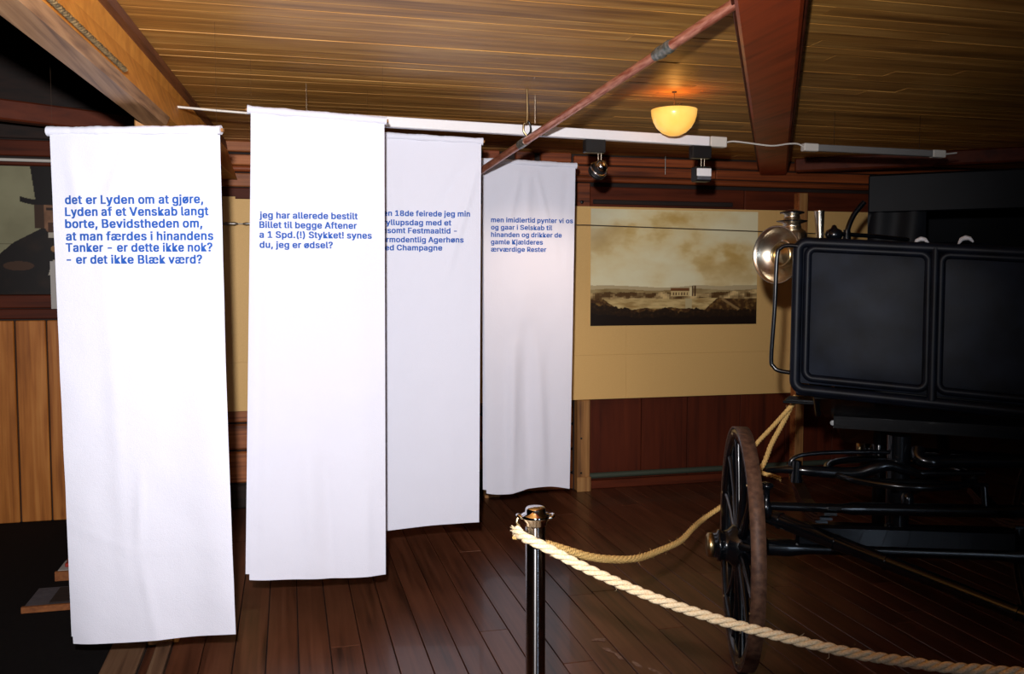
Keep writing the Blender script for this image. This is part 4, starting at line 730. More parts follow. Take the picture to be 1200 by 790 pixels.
'u': (0.44, '91 -3 73 -1 57 5 44 15 35 29 28 47 26 69 26 190 57 190 57 72 60 52 68 37 82 28 100 25 113 27 125 31 134 38 142 48 146 61 148 76 148 190 179 190 179 0 149 0 149 46 154 46 143 23 129 8 111 0', '6 8 7 6 9 8 19 21 20 19 22 21 18 22 19 6 10 9 5 10 6 17 25 18 25 22 18 5 11 10 16 24 17 24 25 17 4 11 5 16 26 24 26 23 24 26 22 25 15 26 16 4 12 11 14 26 15 3 12 4 3 13 12 13 26 14 3 26 13 3 27 26 23 22 26 2 27 3 2 28 27 1 28 2 1 0 28'),
'v': (0.4192, '81 0 9 190 42 190 83 78 88 60 93 43 98 27 103 10 92 10 97 27 101 43 106 60 112 78 152 190 186 190 113 0', '0 2 1 0 3 2 12 14 13 12 15 14 0 4 3 11 15 12 0 5 4 10 15 11 0 9 5 9 6 5 9 6 10 6 15 10 0 8 9 7 15 6 0 7 8 0 15 7'),
'y': (0.4192, '24 -69 31 -43 36 -44 44 -45 52 -44 59 -42 65 -37 71 -29 75 -18 81 -1 9 190 42 190 83 78 88 60 93 43 98 27 103 10 92 10 97 27 101 43 106 60 112 78 153 190 186 190 102 -29 96 -43 88 -54 80 -62 70 -68 58 -71 46 -73 39 -72 32 -72 27 -70', '9 11 10 9 12 11 21 23 22 21 24 23 9 13 12 20 24 21 19 16 20 16 24 20 9 14 13 18 15 19 15 16 19 9 18 14 18 15 14 9 17 18 9 16 17 9 24 16 8 24 9 7 24 8 7 25 24 6 25 7 5 25 6 4 25 5 4 26 25 0 2 1 0 3 2 3 26 4 0 26 3 0 27 26 0 28 27 0 29 28 33 29 0 32 29 33 32 30 29 31 30 32'),
'æ': (0.6681, '81 -4 63 -3 47 3 34 11 24 23 17 37 15 54 17 69 22 81 31 91 41 98 54 104 68 108 82 110 96 110 285 110 271 100 271 118 267 133 260 146 249 157 236 163 220 165 204 163 190 157 179 147 171 135 166 121 165 105 165 89 167 69 172 53 181 40 192 31 206 25 223 23 234 24 244 26 252 31 259 36 265 44 270 53 299 46 294 32 285 20 273 10 258 2 241 -3 223 -4 203 -2 186 3 171 11 159 22 150 36 144 51 149 145 156 159 165 170 176 180 189 186 204 191 220 192 235 191 250 187 264 180 277 170 287 157 296 141 301 121 302 97 302 85 97 85 84 84 71 81 61 77 53 71 48 63 46 53 49 40 57 30 70 25 85 23 101 25 114 29 124 37 131 47 136 57 137 69 137 128 136 139 133 148 128 156 120 161 110 164 98 165 85 164 75 161 66 156 59 150 54 144 50 137 20 146 29 161 39 173 52 182 66 188 82 191 97 192 109 191 122 189 135 184 146 176 156 164 162 148 156 35 153 35 149 27 143 20 135 13 126 7 116 2 105 -1 93 -3', '106 108 107 60 62 61 106 109 108 105 109 106 60 63 62 59 63 60 105 110 109 104 110 105 59 64 63 58 64 59 104 111 110 103 111 104 58 65 64 57 65 58 103 112 111 102 94 103 94 112 103 57 22 65 22 66 65 56 22 57 102 95 94 93 112 94 56 23 22 21 66 22 102 96 95 92 112 93 92 56 112 56 113 112 56 24 23 20 66 21 102 97 96 101 97 102 91 56 92 91 55 56 113 24 56 20 67 66 113 25 24 19 67 20 101 98 97 90 55 91 101 99 98 89 55 90 114 27 113 27 26 113 26 25 113 18 67 19 100 99 101 89 88 55 88 54 55 18 68 67 17 68 18 87 54 88 17 15 68 15 69 68 114 28 27 16 15 17 13 15 14 13 28 15 28 69 15 12 28 13 11 28 12 11 87 28 87 114 28 114 29 28 10 71 11 71 87 11 9 71 10 8 71 9 114 30 29 8 72 71 8 73 72 8 74 73 7 74 8 7 75 74 7 76 75 114 31 30 86 54 87 54 114 87 6 76 7 6 77 76 85 54 86 5 77 6 114 32 31 40 42 41 5 78 77 85 53 54 84 53 85 40 43 42 39 43 40 114 33 32 5 79 78 83 53 84 4 79 5 38 43 39 83 116 53 116 52 53 116 114 115 116 33 114 38 44 43 116 34 33 37 44 38 4 80 79 82 116 83 82 117 116 52 34 116 36 44 37 52 35 34 4 81 80 81 117 82 35 44 36 52 44 35 4 117 81 3 117 4 51 44 52 3 118 117 51 45 44 3 119 118 50 45 51 2 119 3 50 46 45 2 120 119 49 46 50 1 120 2 1 121 120 49 47 46 1 122 121 48 47 49 0 122 1'),
'ø': (0.4452, '104 -4 79 -1 58 8 41 23 28 43 20 66 17 94 20 122 28 146 41 165 58 180 79 189 104 192 128 189 149 180 167 165 180 146 188 122 191 94 188 66 180 43 167 23 149 8 128 -1 104 23 121 26 135 33 146 44 154 59 158 75 160 94 158 112 154 129 146 144 135 155 121 162 104 165 86 162 73 155 62 144 54 129 50 112 48 94 50 75 54 59 62 44 73 33 86 26 32 -8 13 8 176 197 194 182', '49 15 50 15 51 50 11 13 12 10 13 11 10 14 13 15 48 51 9 14 10 9 15 14 8 37 9 37 36 9 36 15 9 36 35 15 35 34 15 34 49 15 49 33 15 33 48 15 48 32 15 32 16 15 8 38 37 8 39 38 49 33 34 7 39 8 32 17 16 7 40 39 48 32 33 7 41 40 31 17 32 6 41 7 31 18 17 6 42 41 30 18 31 5 42 6 5 43 42 29 18 30 29 19 18 5 44 43 28 19 29 28 20 19 4 44 5 4 45 44 27 20 28 4 46 45 26 20 27 3 46 4 26 21 20 3 47 46 25 21 26 3 24 47 24 21 25 3 21 24 2 21 3 2 22 21 1 22 2 1 23 22 0 23 1'),
}
def text_mesh(s):
    vs = []; fs = []; pen = 0.0
    for ch in s:
        w, v, f = GLYPHS[ch]
        v = [int(q) for q in v.split()]; f = [int(q) for q in f.split()]; o = len(vs)
        for k, (ox, oy) in enumerate(((-0.029, -0.014), (0.029, -0.014), (-0.029, 0.014), (0.029, 0.014), (0.0, 0.0))):   # thickened to a bold weight
            o = len(vs)
            vs += [Vector((pen + v[i]/500 + ox, v[i+1]/500 + oy, k*0.00004)) for i in range(0, len(v), 2)]
            fs += [(f[i] + o, f[i+1] + o, f[i+2] + o) for i in range(0, len(f), 3)]
        pen += w
    return vs, fs

def make_banner(label, TL, TR, bl, br, lines, text, size, ridges, wave, bottom, pinches, seed):
    """TL,TR: ends of the rod; bl,br: (u,z) of the lower corners in the banner's plane"""
    TL = Vector(TL); TR = Vector(TR)
    dx = TR - TL; dxh = Vector((dx.x, dx.y, 0)); W = dxh.length; dxh.normalize(); slope = dx.z / W
    nrm = Vector((dxh.y, -dxh.x, 0))     # toward the camera
    ztop = TL.z; L_ = ztop - (bl[1] + br[1])/2
    rr = 0.017
    rnd = random.Random(seed)
    def edges(t_):
        m_ = t_**1.0
        lo = 0.010 + (bl[0] - 0.010)*m_; hi = W - 0.006 + (br[0] - (W - 0.006))*m_
        return lo, hi
    def disp(s_, t_):
        d_ = 0.0
        for (s0, t0, s1, t1, wd, am) in ridges:
            ax_, ay_ = s1 - s0, t1 - t0; q = ((s_-s0)*ax_ + (t_-t0)*ay_) / (ax_*ax_ + ay_*ay_)
            qc = max(0, min(1, q)); ex = (s_ - s0 - ax_*qc)*W; ey = (t_ - t0 - ay_*qc)*L_
            d_ += am*math.exp(-(ex*ex + ey*ey)/(wd*wd)) * (math.sin(PI*(0.15 + 0.7*qc)))
        for (fq, ph, am) in wave: d_ += am*math.sin(2*PI*fq*s_ + ph + 0.8*math.sin(t_*3 + ph))*(0.25 + 0.75*t_)
        d_ += 0.0022*noise.noise(Vector((s_*6, t_*14, seed)))
        return d_
    def P(s_, t_, off=0.0, du=0.0):
        lo, hi = edges(t_); u = lo + (hi-lo)*s_ + du
        zt = ztop + slope*u - rr*0.6
        zb = bl[1] + (br[1]-bl[1])*s_ + bottom(s_)
        z = zt + (zb - zt)*t_
        return TL + dxh*u + Vector((0, 0, z - TL.z)) + nrm*(disp(s_, t_) + off)
    rootloc = (TL + TR)/2; rootloc.z = min(bl[1], br[1])
    t = thing('banner', label, 'banner', tuple(rootloc), 'white cotton banners hung from the ceiling')
    nx, nz = 44, 110
    for which, off, du, tmax in (('front_cloth', rr*0.55, 0.0, 1.0), ('back_cloth', -rr*0.7, -0.018, 0.990)):
        vs = [P(i/nx, tmax*j/nz, off, du*(j/nz)) for j in range(nz+1) for i in range(nx+1)]
        fs = [(j*(nx+1)+i, j*(nx+1)+i+1, (j+1)*(nx+1)+i+1, (j+1)*(nx+1)+i) for j in range(nz) for i in range(nx)]
        MB().add(vs, fs, True).build(which, M['cloth'], t)
    # rod sleeve: cloth rolled over the rod, with little puckers
    pts = []; rads = []
    for i in range(60):
        q = i/59; u = -0.004 + (W + 0.008)*q
        pts.append(TL + dxh*u + Vector((0, 0, slope*u)))
        rads.append(rr + 0.0012*math.sin(q*23 + seed) + 0.001*rnd.uniform(-1, 1) + (0.0015 if i in (0, 59) else 0))
    MB().tube(pts, rads, 16, True).build('rod_sleeve', M['cloth'], t)
    MB().tube([TL - dxh*0.004 , TL - dxh*0.012], 0.007, 8).build('rod_end', M['post'], t)
    MB().tube([TR + dxh*0.004 , TR + dxh*0.012], 0.007, 8).build('rod_end', M['post'], t)
    for q in (0.02, 0.98):
        b_ = TL.lerp(TR, q); top = ZC if b_.x > -0.6 else 3.3
        MB().tube([b_ + Vector((0, 0, rr)), Vector((b_.x, b_.y, top))], 0.0003, 4).build('hanging_line', M['ceil_back'], t)
    # printed text, following the cloth
    tms = [text_mesh(tx) for tx in text]
    rat = sorted((l[2]-l[0])/(max(v.x for v in tm[0]) - min(v.x for v in tm[0])) for l, tm in zip(lines, tms))
    size = rat[len(rat)//2]
    for (u0, z0, u1), (vs, fs) in zip(lines, tms):
        mb = MB(); w_ = max(v.x for v in vs) - min(v.x for v in vs); mn = min(v.x for v in vs)
        sx = (u1 - u0)/w_
        out = []
        for v in vs:
            u = u0 + (v.x - mn)*sx; z = z0 + v.y*size
            tt = (ztop - rr*0.6 - z)/((ztop - rr*0.6) - (bl[1] + br[1])/2)
            lo, hi = edges(tt); s_ = (u - lo)/(hi - lo)
            zb = bl[1] + (br[1]-bl[1])*s_ + bottom(s_); zt = ztop + slope*u - rr*0.6
            tt = (zt - z)/(zt - zb)
            out.append(P(s_, tt, rr*0.55 + 0.0020 + v.z))
        mb.add(out, fs); mb.build('printed_line', M['ink'], t)
    return t

make_banner('nearest and leftmost white banner, with six lines of blue text beginning "det er Lyden"',
    (-0.850, 3.678, 2.116), (-0.230, 3.470, 2.112), (0.041, 0.178), (0.681, 0.232),
    [(0.063, 1.847, 0.590), (0.062, 1.803, 0.609), (0.061, 1.759, 0.585), (0.063, 1.713, 0.626), (0.061, 1.671, 0.622), (0.063, 1.627, 0.582)],
    ['det er Lyden om at gjøre,', 'Lyden af et Venskab langt', 'borte, Bevidstheden om,', 'at man færdes i hinandens', 'Tanker - er dette ikke nok?', '- er det ikke Blæk værd?'], 0.038,
    [(0.46, 0.02, 0.30, 0.16, 0.03, 0.006), (0.5, 0.02, 0.60, 0.15, 0.03, 0.005), (0.10, 0.03, 0.2, 0.2, 0.04, 0.005), (0.46, 0.66, 0.43, 0.82, 0.016, 0.005), (0.44, 0.84, 0.52, 1.0, 0.022, 0.004),
     (0.02, 0.76, 0.42, 0.82, 0.008, 0.0025), (0.42, 0.82, 0.80, 0.81, 0.007, 0.0015), (0.2, 0.85, 0.42, 0.82, 0.007, 0.0018), (0.3, 0.2, 0.34, 0.9, 0.03, 0.004)],
    [(1.0, 0.3, 0.010), (2.3, 1.2, 0.003)], lambda s: -0.006*math.sin(PI*s*1.2), [(0.08, 0.07), (0.47, 0.06), (0.93, 0.05)], 1)
make_banner('second white banner from the left, hung highest, with text beginning "jeg har allerede bestilt"',
    (-0.150, 4.008, 2.288), (0.427, 3.986, 2.262), (-0.030, 0.262), (0.560, 0.244),
    [(0.038, 1.831, 0.452), (0.037, 1.790, 0.448), (0.036, 1.748, 0.512), (0.036, 1.705, 0.344)],
    ['jeg har allerede bestilt', 'Billet til begge Aftener', 'a 1 Spd.(!) Stykket! synes', 'du, jeg er ødsel?'], 0.0365,
    [(0.06, 0.05, 0.04, 0.98, 0.03, -0.012), (0.42, 0.70, 0.46, 0.98, 0.04, 0.010), (0.50, 0.03, 0.46, 0.12, 0.03, 0.004), (0.55, 0.75, 0.60, 1.0, 0.03, -0.008), (0.85, 0.8, 0.87, 1.0, 0.02, 0.005)],
    [(1.3, 2.0, 0.007), (2.7, 0.5, 0.003)], lambda s: -0.010*math.sin(PI*s) , [(0.15, 0.12), (0.6, 0.12), (0.94, 0.04)], 2)
make_banner('third white banner, half hidden by the second, with text ending "med Champagne"',
    (0.383, 4.515, 2.285), (0.959, 4.453, 2.262), (-0.015, 0.291), (0.558, 0.326),
    [(0.059, 1.886, 0.516), (0.058, 1.841, 0.422), (0.058, 1.801, 0.449), (0.058, 1.756, 0.483), (0.057, 1.716, 0.376)],
    ['Den 18de feirede jeg min', 'Bryllupsdag med et', 'ensomt Festmaaltid -', 'formodentlig Agerhøns', 'med Champagne'], 0.0385,
    [(0.97, 0.06, 0.70, 0.34, 0.03, 0.012), (0.90, 0.04, 0.55, 0.20, 0.04, -0.006), (0.2, 0.05, 0.3, 0.3, 0.04, 0.006), (0.7, 0.6, 0.75, 1.0, 0.05, 0.006)],
    [(1.1, 1.1, 0.006)], lambda s: 0.004*math.sin(PI*s), [(0.55, 0.05), (0.95, 0.04)], 3)
make_banner('farthest, smallest-looking white banner, beside the tan panel, text ending "Rester"',
    (1.130, 5.299, 2.284), (1.722, 5.274, 2.267), (0.030, 0.268), (0.556, 0.272),
    [(0.062, 1.917, 0.571), (0.062, 1.873, 0.442), (0.062, 1.829, 0.502), (0.061, 1.785, 0.384), (0.061, 1.741, 0.406)],
    ['men imidlertid pynter vi os', 'og gaar i Selskab til', 'hinanden og drikker de', 'gamle Kjælderes', 'ærværdige Rester'], 0.040,
    [(0.40, 0.03, 0.25, 0.22, 0.03, 0.010), (0.5, 0.03, 0.46, 0.26, 0.03, 0.009), (0.58, 0.03, 0.75, 0.22, 0.03, 0.008), (0.92, 0.03, 0.85, 0.3, 0.03, -0.007),
     (0.33, 0.55, 0.30, 1.0, 0.035, 0.022), (0.47, 0.5, 0.50, 1.0, 0.045, -0.022), (0.62, 0.6, 0.70, 1.0, 0.04, 0.014)],
    [(1.0, 0.5, 0.006), (2.0, 2.1, 0.007)], lambda s: -0.022*math.sin(2*PI*s*1.0)*(1 if s < 0.5 else 0.4) + 0.012*math.sin(PI*s), [(0.42, 0.22), (0.9, 0.1)], 4)

# ================================================================ STANCHION AND ROPES
def stanchion(x, y, label):
    t = thing('barrier_post', label, 'stanchion', (x, y, 0))
    MB().lathe((x, y, 0), (0, 0, 1), [(0.0, 0.0), (0.155, 0.0), (0.16, 0.006), (0.155, 0.014), (0.12, 0.022), (0.05, 0.034), (0.03, 0.05), (0.0252, 0.06)], 40, False).build('base', M['chrome'], t)
    MB().lathe((x, y, 0.04), (0, 0, 1), [(0.0248, 0.0), (0.0248, 0.935)], 40).build('pole', M['black_chrome'], t)
    MB().lathe((x, y, 0.955), (0, 0, 1), [(0.0255, 0), (0.028, 0.004), (0.028, 0.010), (0.035, 0.020), (0.0365, 0.024), (0.035, 0.029), (0.026, 0.032), (0.025, 0.043), (0.022, 0.047), (0.0, 0.048)], 40, False).build('cap', M['chrome'], t)
    for sg in (-1, 1):
        cx_ = x + 0.034*sg; cy_ = y - 0.008*sg
        pts = [(cx_ + 0.010*sg*math.cos(a) , cy_ + 0.012*math.sin(a), 0.978 + 0.004*math.cos(a)) for a in [2*PI*i/16 for i in range(16)]]
        MB().tube(pts, 0.004, 8, False, True).build('rope_ring', M['chrome'], t)
    MB().tube(smooth_path([(x-0.043, y+0.006, 0.976), (x-0.047, y+0.004, 0.965), (x-0.040, y+0.002, 0.955), (x-0.043, y-0.0, 0.938), (x-0.046, y-0.004, 0.930)], 5), 0.0032, 8).build('hook', M['brass'], t)
    return t
stanchion(0.588, 2.111, 'polished chrome barrier post in the foreground with rope looped round it')
stanchion(2.56, 1.28, 'matching chrome barrier post out to the right at the far end of the near rope')

near = [(0.541, 2.117, 0.946), (0.545, 2.088, 0.940), (0.556, 2.064, 0.937), (0.578, 2.052, 0.928), (0.612, 2.045, 0.910), (0.663, 2.020, 0.883), (0.723, 1.995, 0.855), (0.78, 1.979, 0.829), (0.833, 1.954, 0.808), (0.886, 1.929, 0.790), (0.938, 1.905, 0.774), (1.003, 1.867, 0.758), (1.097, 1.821, 0.738), (1.173, 1.781, 0.724), (1.252, 1.74, 0.712), (1.336, 1.708, 0.702), (1.412, 1.668, 0.697), (1.493, 1.637, 0.695), (1.566, 1.60, 0.697), (1.723, 1.55, 0.71), (1.95, 1.47, 0.76), (2.2, 1.40, 0.84), (2.42, 1.33, 0.92), (2.517, 1.285, 0.955)]
mb = twisted(MB(), near, 0.0122, 0.085, 0.007, 8, 26)
for k in range(26):   # frayed end
    a = random.uniform(0, 2*PI); p = Vector((0.541, 2.117, 0.944))
    mb.tube([p, p + Vector((-0.012*random.uniform(0.4, 1.3), 0.012*math.cos(a), 0.014*math.sin(a)))], [0.001, 0.0004], 3)
tag(mb.build('barrier_rope', M['rope'], None, origin=(1.5, 1.64, 0.68)), 'pale thick sisal rope sagging across the foreground in front of the coach', 'rope')
farp = [(0.541, 2.122, 0.930), (0.560, 2.146, 0.924), (0.590, 2.152, 0.910), (0.635, 2.166, 0.888), (0.710, 2.255, 0.843), (0.822, 2.378, 0.778), (0.953, 2.53, 0.714), (1.113, 2.73, 0.645), (1.30, 2.98, 0.583), (1.49, 3.22, 0.536), (1.68, 3.50, 0.500), (1.845, 3.72, 0.478), (2.02, 3.76, 0.560), (2.14, 3.745, 0.688), (2.165, 3.70, 0.808), (2.19, 3.635, 0.928), (2.203, 3.56, 1.052)]
mb = twisted(MB(), farp, 0.0120, 0.045, 0.009, 6, 40)
mb2 = [(2.215, 3.555, 1.05), (2.175, 3.58, 0.986), (2.15, 3.66, 0.901), (2.105, 3.75, 0.790), (2.075, 3.76, 0.715), (2.05, 3.73, 0.672), (2.09, 3.67, 0.684), (2.16, 3.6, 0.668)]
twisted(mb, mb2, 0.0105, 0.045, 0.009, 6, 10)
tag(mb.build('barrier_rope', M['far_rope'], None, origin=(1.3, 2.98, 0.57)), 'far rope, coloured for its yellower light, sagging from the chrome post behind the wheel up to the coach', 'rope')

# ================================================================ THE COACH
coach = thing('horse_coach', 'black horse-drawn coach with leather dashboard, brass lamp and dark folding hood', 'coach', (2.383, 3.027, 0))
AX = Vector((0.935, -0.354, 0)); BK = Vector((0.354, 0.935, 0))      # fore-carriage: along the axle, and backward
wc = Vector((1.749, 3.267, 0.485))                                    # outer face of the near wheel
def make_wheel(name, c, out, R, nsp, tyre='rust'):
    """c centre of outer face, out = outward axle direction"""
    out = Vector(out).normalized(); up = Vector((0, 0, 1)); sd = out.cross(up)
    cin = c - out*0.026
    def ringpath(r, o, k=56): return [cin + out*o + (up*math.cos(2*PI*i/k) + sd*math.sin(2*PI*i/k))*r for i in range(k)]
    # felloe rim
    prof = [(R-0.05, -0.022), (R-0.008, -0.024), (R-0.008, 0.024), (R-0.05, 0.022), (R-0.055, 0.0), (R-0.05, -0.022)]
    w = MB().lathe(cin, out, prof, 56, False).build(name, M['black_wood'], coach)
    MB().lathe(cin, out, [(R-0.0075, -0.027), (R, -0.027), (R, 0.026), (R-0.0075, 0.026), (R-0.0075, -0.027)], 56, False).build('tyre', M[tyre], w)
    MB().lathe(cin, out, [(0.03, -0.11), (0.06, -0.09), (0.062, -0.05), (0.082, -0.03), (0.085, 0.03), (0.064, 0.05), (0.058, 0.075), (0.064, 0.08), (0.064, 0.092), (0.052, 0.096), (0.046, 0.12), (0.0, 0.122)], 28, False).build('hub', M['black_iron'], w)
    MB().lathe(cin, out, [(0.047, 0.108), (0.05, 0.112), (0.05, 0.130), (0.040, 0.136), (0.02, 0.139), (0.0, 0.140)], 24, False).build('hub_cap', M['brass'], w)
    for i in range(nsp):
        a = 2*PI*(i+0.5)/nsp; r_ = up*math.cos(a) + sd*math.sin(a)
        MB().tube([cin + r_*0.07, cin + r_*0.16, cin + r_*(R*0.55), cin + r_*(R-0.09), cin + r_*(R-0.045)], [0.021, 0.017, 0.012, 0.014, 0.019], 8).build('spoke', M['black_wood'], w)
        if i % 2 == 0:
            MB().lathe(cin + out*0.022 + r_*(R-0.03), out, [(0.0, 0.0), (0.006, 0.0), (0.005, 0.004), (0.0, 0.005)], 6, False).build('rim_bolt', M['brass'], w)
    return w
make_wheel('wheel', wc, -AX, 0.485, 12)
w2c = wc + AX*1.32
make_wheel('wheel', w2c, AX, 0.485, 12)
def F(x, y, z):      # fore-carriage frame: x to the right along the axle from the near wheel, y backward
    return wc + AX*x + BK*y + Vector((0, 0, z - 0.485))
MB().tube([F(0.10, 0, 0.485), F(0.22, 0, 0.485), F(0.3, 0, 0.485), F(1.02, 0, 0.485), F(1.1, 0, 0.485), F(1.22, 0, 0.485)], [0.034, 0.036, 0.024, 0.024, 0.036, 0.034], 12).build('axle', M['black_iron'], coach)
MB().beam(F(0.24, 0, 0.545), F(1.08, 0, 0.545), 0.07, 0.09, 0.012).build('axle_bed', M['black_wood'], coach)
# splinter bar with end eye bolt
pts = [Vector(p) for p in ((1.768, 3.062, 0.700), (2.05, 2.985, 0.690), (2.09, 2.975, 0.690), (2.738, 2.802, 0.680), (3.05, 2.72, 0.675))]
MB().tube([pts[0], pts[0].lerp(pts[1], 0.1), pts[1], pts[2], pts[3], pts[4]], [0.014, 0.017, 0.018, 0.025, 0.026, 0.022], 12).build('splinter_bar', M['black_wood'], coach)
e = Vector((1.774, 3.062, 0))
eb = MB().lathe(e + Vector((0, 0, 0.655)), (0, 0, 1), [(0.0, 0.0), (0.016, 0.002), (0.022, 0.014), (0.024, 0.032), (0.022, 0.052), (0.013, 0.062), (0.012, 0.105), (0.018, 0.112), (0.026, 0.118), (0.027, 0.126), (0.018, 0.134), (0.0, 0.136)], 18, False).build('eye_bolt', M['black_iron'], coach)
e2 = Vector((2.58, 2.845, 0))
MB().tube([e2 + Vector((0, 0, 0.70)), e2 + Vector((0, 0.01, 0.775))], 0.014, 10).build('bar_bracket', M['black_iron'], coach)
MB().tube([Vector((2.110, 2.987, 0.797)), Vector((2.3, 2.93, 0.792)), Vector((2.6, 2.86, 0.775))], [0.009, 0.012, 0.011], 10).build('upper_bar', M['black_iron'], coach)
MB().lathe(Vector((2.30, 2.93, 0.70)), (0, 0, 1), [(0.02, 0), (0.024, 0.03), (0.016, 0.05), (0.0, 0.052)], 12, False).build('bar_bolt', M['black_iron'], coach)
# stay irons and leaf springs
sp_pts = smooth_path([(1.86, 3.22, 0.800), (1.93, 3.16, 0.812), (1.99, 3.12, 0.812), (2.10, 3.08, 0.806), (2.17, 3.05, 0.810), (2.23, 3.02, 0.835), (2.28, 3.0, 0.842), (2.33, 2.98, 0.825), (2.40, 2.96, 0.800)], 4)
nn = len(sp_pts)
MB().tube(sp_pts, [0.008 + 0.017*math.sin(PI*min(1, i/(nn-1)*1.0))**0.7 for i in range(nn)], 12).build('spring_stay', M['black_iron'], coach)
MB().tube(smooth_path([(1.94, 3.17, 0.80), (1.945, 3.17, 0.845), (1.99, 3.16, 0.868), (2.1, 3.13, 0.878), (2.26, 3.08, 0.882), (2.4, 3.04, 0.878)], 5), 0.009, 8).build('stay_iron', M['black_iron'], coach)
MB().tube([(1.95, 3.14, 0.765), (1.952, 3.14, 0.85)], [0.022, 0.018], 10).build('spring_clip', M['black_iron'], coach)
for k, (l_, dz) in enumerate([(0.40, 0.0), (0.34, -0.012), (0.27, -0.024), (0.20, -0.036)]):
    for xx in (0.30, 1.02):
        P_ = [F(xx, l_*q, 0.66 + dz + 0.09*(q*l_/0.4)**2) for q in (-1, -0.6, -0.2, 0.2, 0.6, 1)]
        mb = MB()
        for a, b_ in zip(P_[:-1], P_[1:]): mb.beam(a, b_, 0.045, 0.010, 0)
        mb.build('spring_leaf', M['black_iron'], coach)
MB().tube(smooth_path([(2.395, 3.0, 0.905), (2.385, 2.98, 0.87), (2.42, 2.95, 0.86), (2.5, 2.93, 0.862), (2.95, 2.80, 0.862)], 5), 0.026, 12).build('futchell', M['black_iron'], coach)
MB().tube(smooth_path([(2.33, 3.0, 0.84), (2.38, 2.97, 0.815), (2.44, 2.95, 0.815), (2.62, 2.90, 0.815)], 5), [0.012]*16, 8).build('stay_iron', M['black_iron'], coach)
# turning ring (fifth wheel)
c5 = F(0.64, 0.02, 0.80)
MB().tube([c5 + Vector((0.27*math.cos(2*PI*i/40), 0.27*math.sin(2*PI*i/40), 0)) for i in range(40)], 0.014, 8, False, True).build('turning_ring', M['black_iron'], coach)
MB().tube([F(0.64, 0.02, 0.50), F(0.64, 0.02, 0.95)], 0.045, 14).build('king_pin', M['black_iron'], coach)
# pole end hanging low in front
q0 = Vector((1.83, 3.24, 0.63)); q1 = Vector((2.30, 2.24, 0.485))
sh = MB().tube([q0, q0.lerp(q1, 0.3), q0.lerp(q1, 0.85), q1], [0.03, 0.029, 0.024, 0.022], 14).build('shaft', M['black_wood'], coach)
for tt, rr_ in ((0.1, 0.034), (0.32, 0.033), (0.50, 0.031), (0.90, 0.028), (0.94, 0.028)):
    a = q0.lerp(q1, tt); b_ = q0.lerp(q1, tt + 0.008)
    MB().tube([a, b_], rr_, 14).build('shaft_ring', M['black_iron'], sh)
MB().lathe(q1, (q1-q0), [(0.022, 0.0), (0.03, 0.01), (0.032, 0.03), (0.02, 0.042), (0.0, 0.045)], 16, False).build('shaft_tip', M['black_iron'], sh)

# --- body frame: bx to the right along the dashboard, by backward
BXv = Vector((0.786, -0.619, 0)); BYv = Vector((0.619, 0.786, 0)); O = Vector((1.994, 3.21, 0))
def Bp(x, y, z): return O + BXv*x + BYv*y + Vector((0, 0, z))
def prism(name, prof, x0, x1, mat, parent=coach):
    """closed profile of (y,z) swept across the body"""
    n_ = len(prof)
    vs = [Bp(x0, y, z) for y, z in prof] + [Bp(x1, y, z) for y, z in prof]
    fs = [(i, (i+1) % n_, n_ + (i+1) % n_, n_ + i) for i in range(n_)] + [tuple(range(n_))[::-1], tuple(range(n_, 2*n_))]
    return MB().add(vs, fs).build(name, mat, parent)
# dashboard (two padded leather panels in a rolled frame); it droops slightly to the right
DW = 1.0
def dz_(x, v):     # x along, v 0 bottom .. 1 top
    top = 1.718 - 0.066*x; bot = 1.155 - 0.058*x
    return bot + (top-bot)*v
def Dp(x, v, y=0.0): return Bp(x, y + 0.03*(v - 0.5), dz_(x, v))
dash = MB()
nx, nz = 40, 22
vs = [];
for j in range(nz+1):
    for i in range(nx+1):
        x = DW*i/nx; v = j/nz
        px = (x % 0.485)/0.485
        bul = 0.010*math.sin(PI*min(1, px))**0.5*math.sin(PI*v)**0.5 + 0.003*noise.noise(Vector((x*5, v*4, 2)))
        vs.append(Dp(x, v, 0.0 - bul))
fs = [(j*(nx+1)+i, j*(nx+1)+i+1, (j+1)*(nx+1)+i+1, (j+1)*(nx+1)+i) for j in range(nz) for i in range(nx)]
dash.add(vs, fs, True)
dash.add([Dp(0, 0, 0.018), Dp(DW, 0, 0.018), Dp(DW, 1, 0.018), Dp(0, 1, 0.018)], [(0, 3, 2, 1)])
dsh = dash.build('dashboard', M['leather'], coach)
def rloop(x0, x1, v0, v1, rx, y):
    rv = rx/0.56; pts = []
    for cx_, cv_, a0 in ((x1-rx, v1-rv, 0), (x0+rx, v1-rv, 90), (x0+rx, v0+rv, 180), (x1-rx, v0+rv, 270)):
        for k in range(7):
            a = math.radians(a0 + 15*k); pts.append(Dp(cx_ + rx*math.cos(a), cv_ + rv*math.sin(a), y))
    out = []
    for i in range(len(pts)):
        out.append(pts[i])
    return out
MB().tube(rloop(-0.012, DW + 0.012, -0.045, 1.0, 0.035, -0.002), 0.021, 12, False, True).build('dash_roll', M['leather_roll'], dsh)
for (a, b_) in ((0.026, 0.466), (0.508, 0.972)):
    MB().tube(rloop(a, b_, 0.040, 0.960, 0.03, -0.001), 0.016, 10, False, True).build('panel_piping', M['leather_roll'], dsh)
MB().tube([Dp(0.487, -0.03, -0.008), Dp(0.487, 0.5, -0.012), Dp(0.487, 1.0, -0.008)], [0.018, 0.016, 0.016], 12).build('dash_mullion', M['leather_roll'], dsh)
MB().tube([Dp(-0.005, -0.066, 0.0), Dp(0.5, -0.066, -0.003), Dp(DW, -0.066, 0.0)], 0.014, 10).build('lower_roll', M['leather_roll'], dsh)
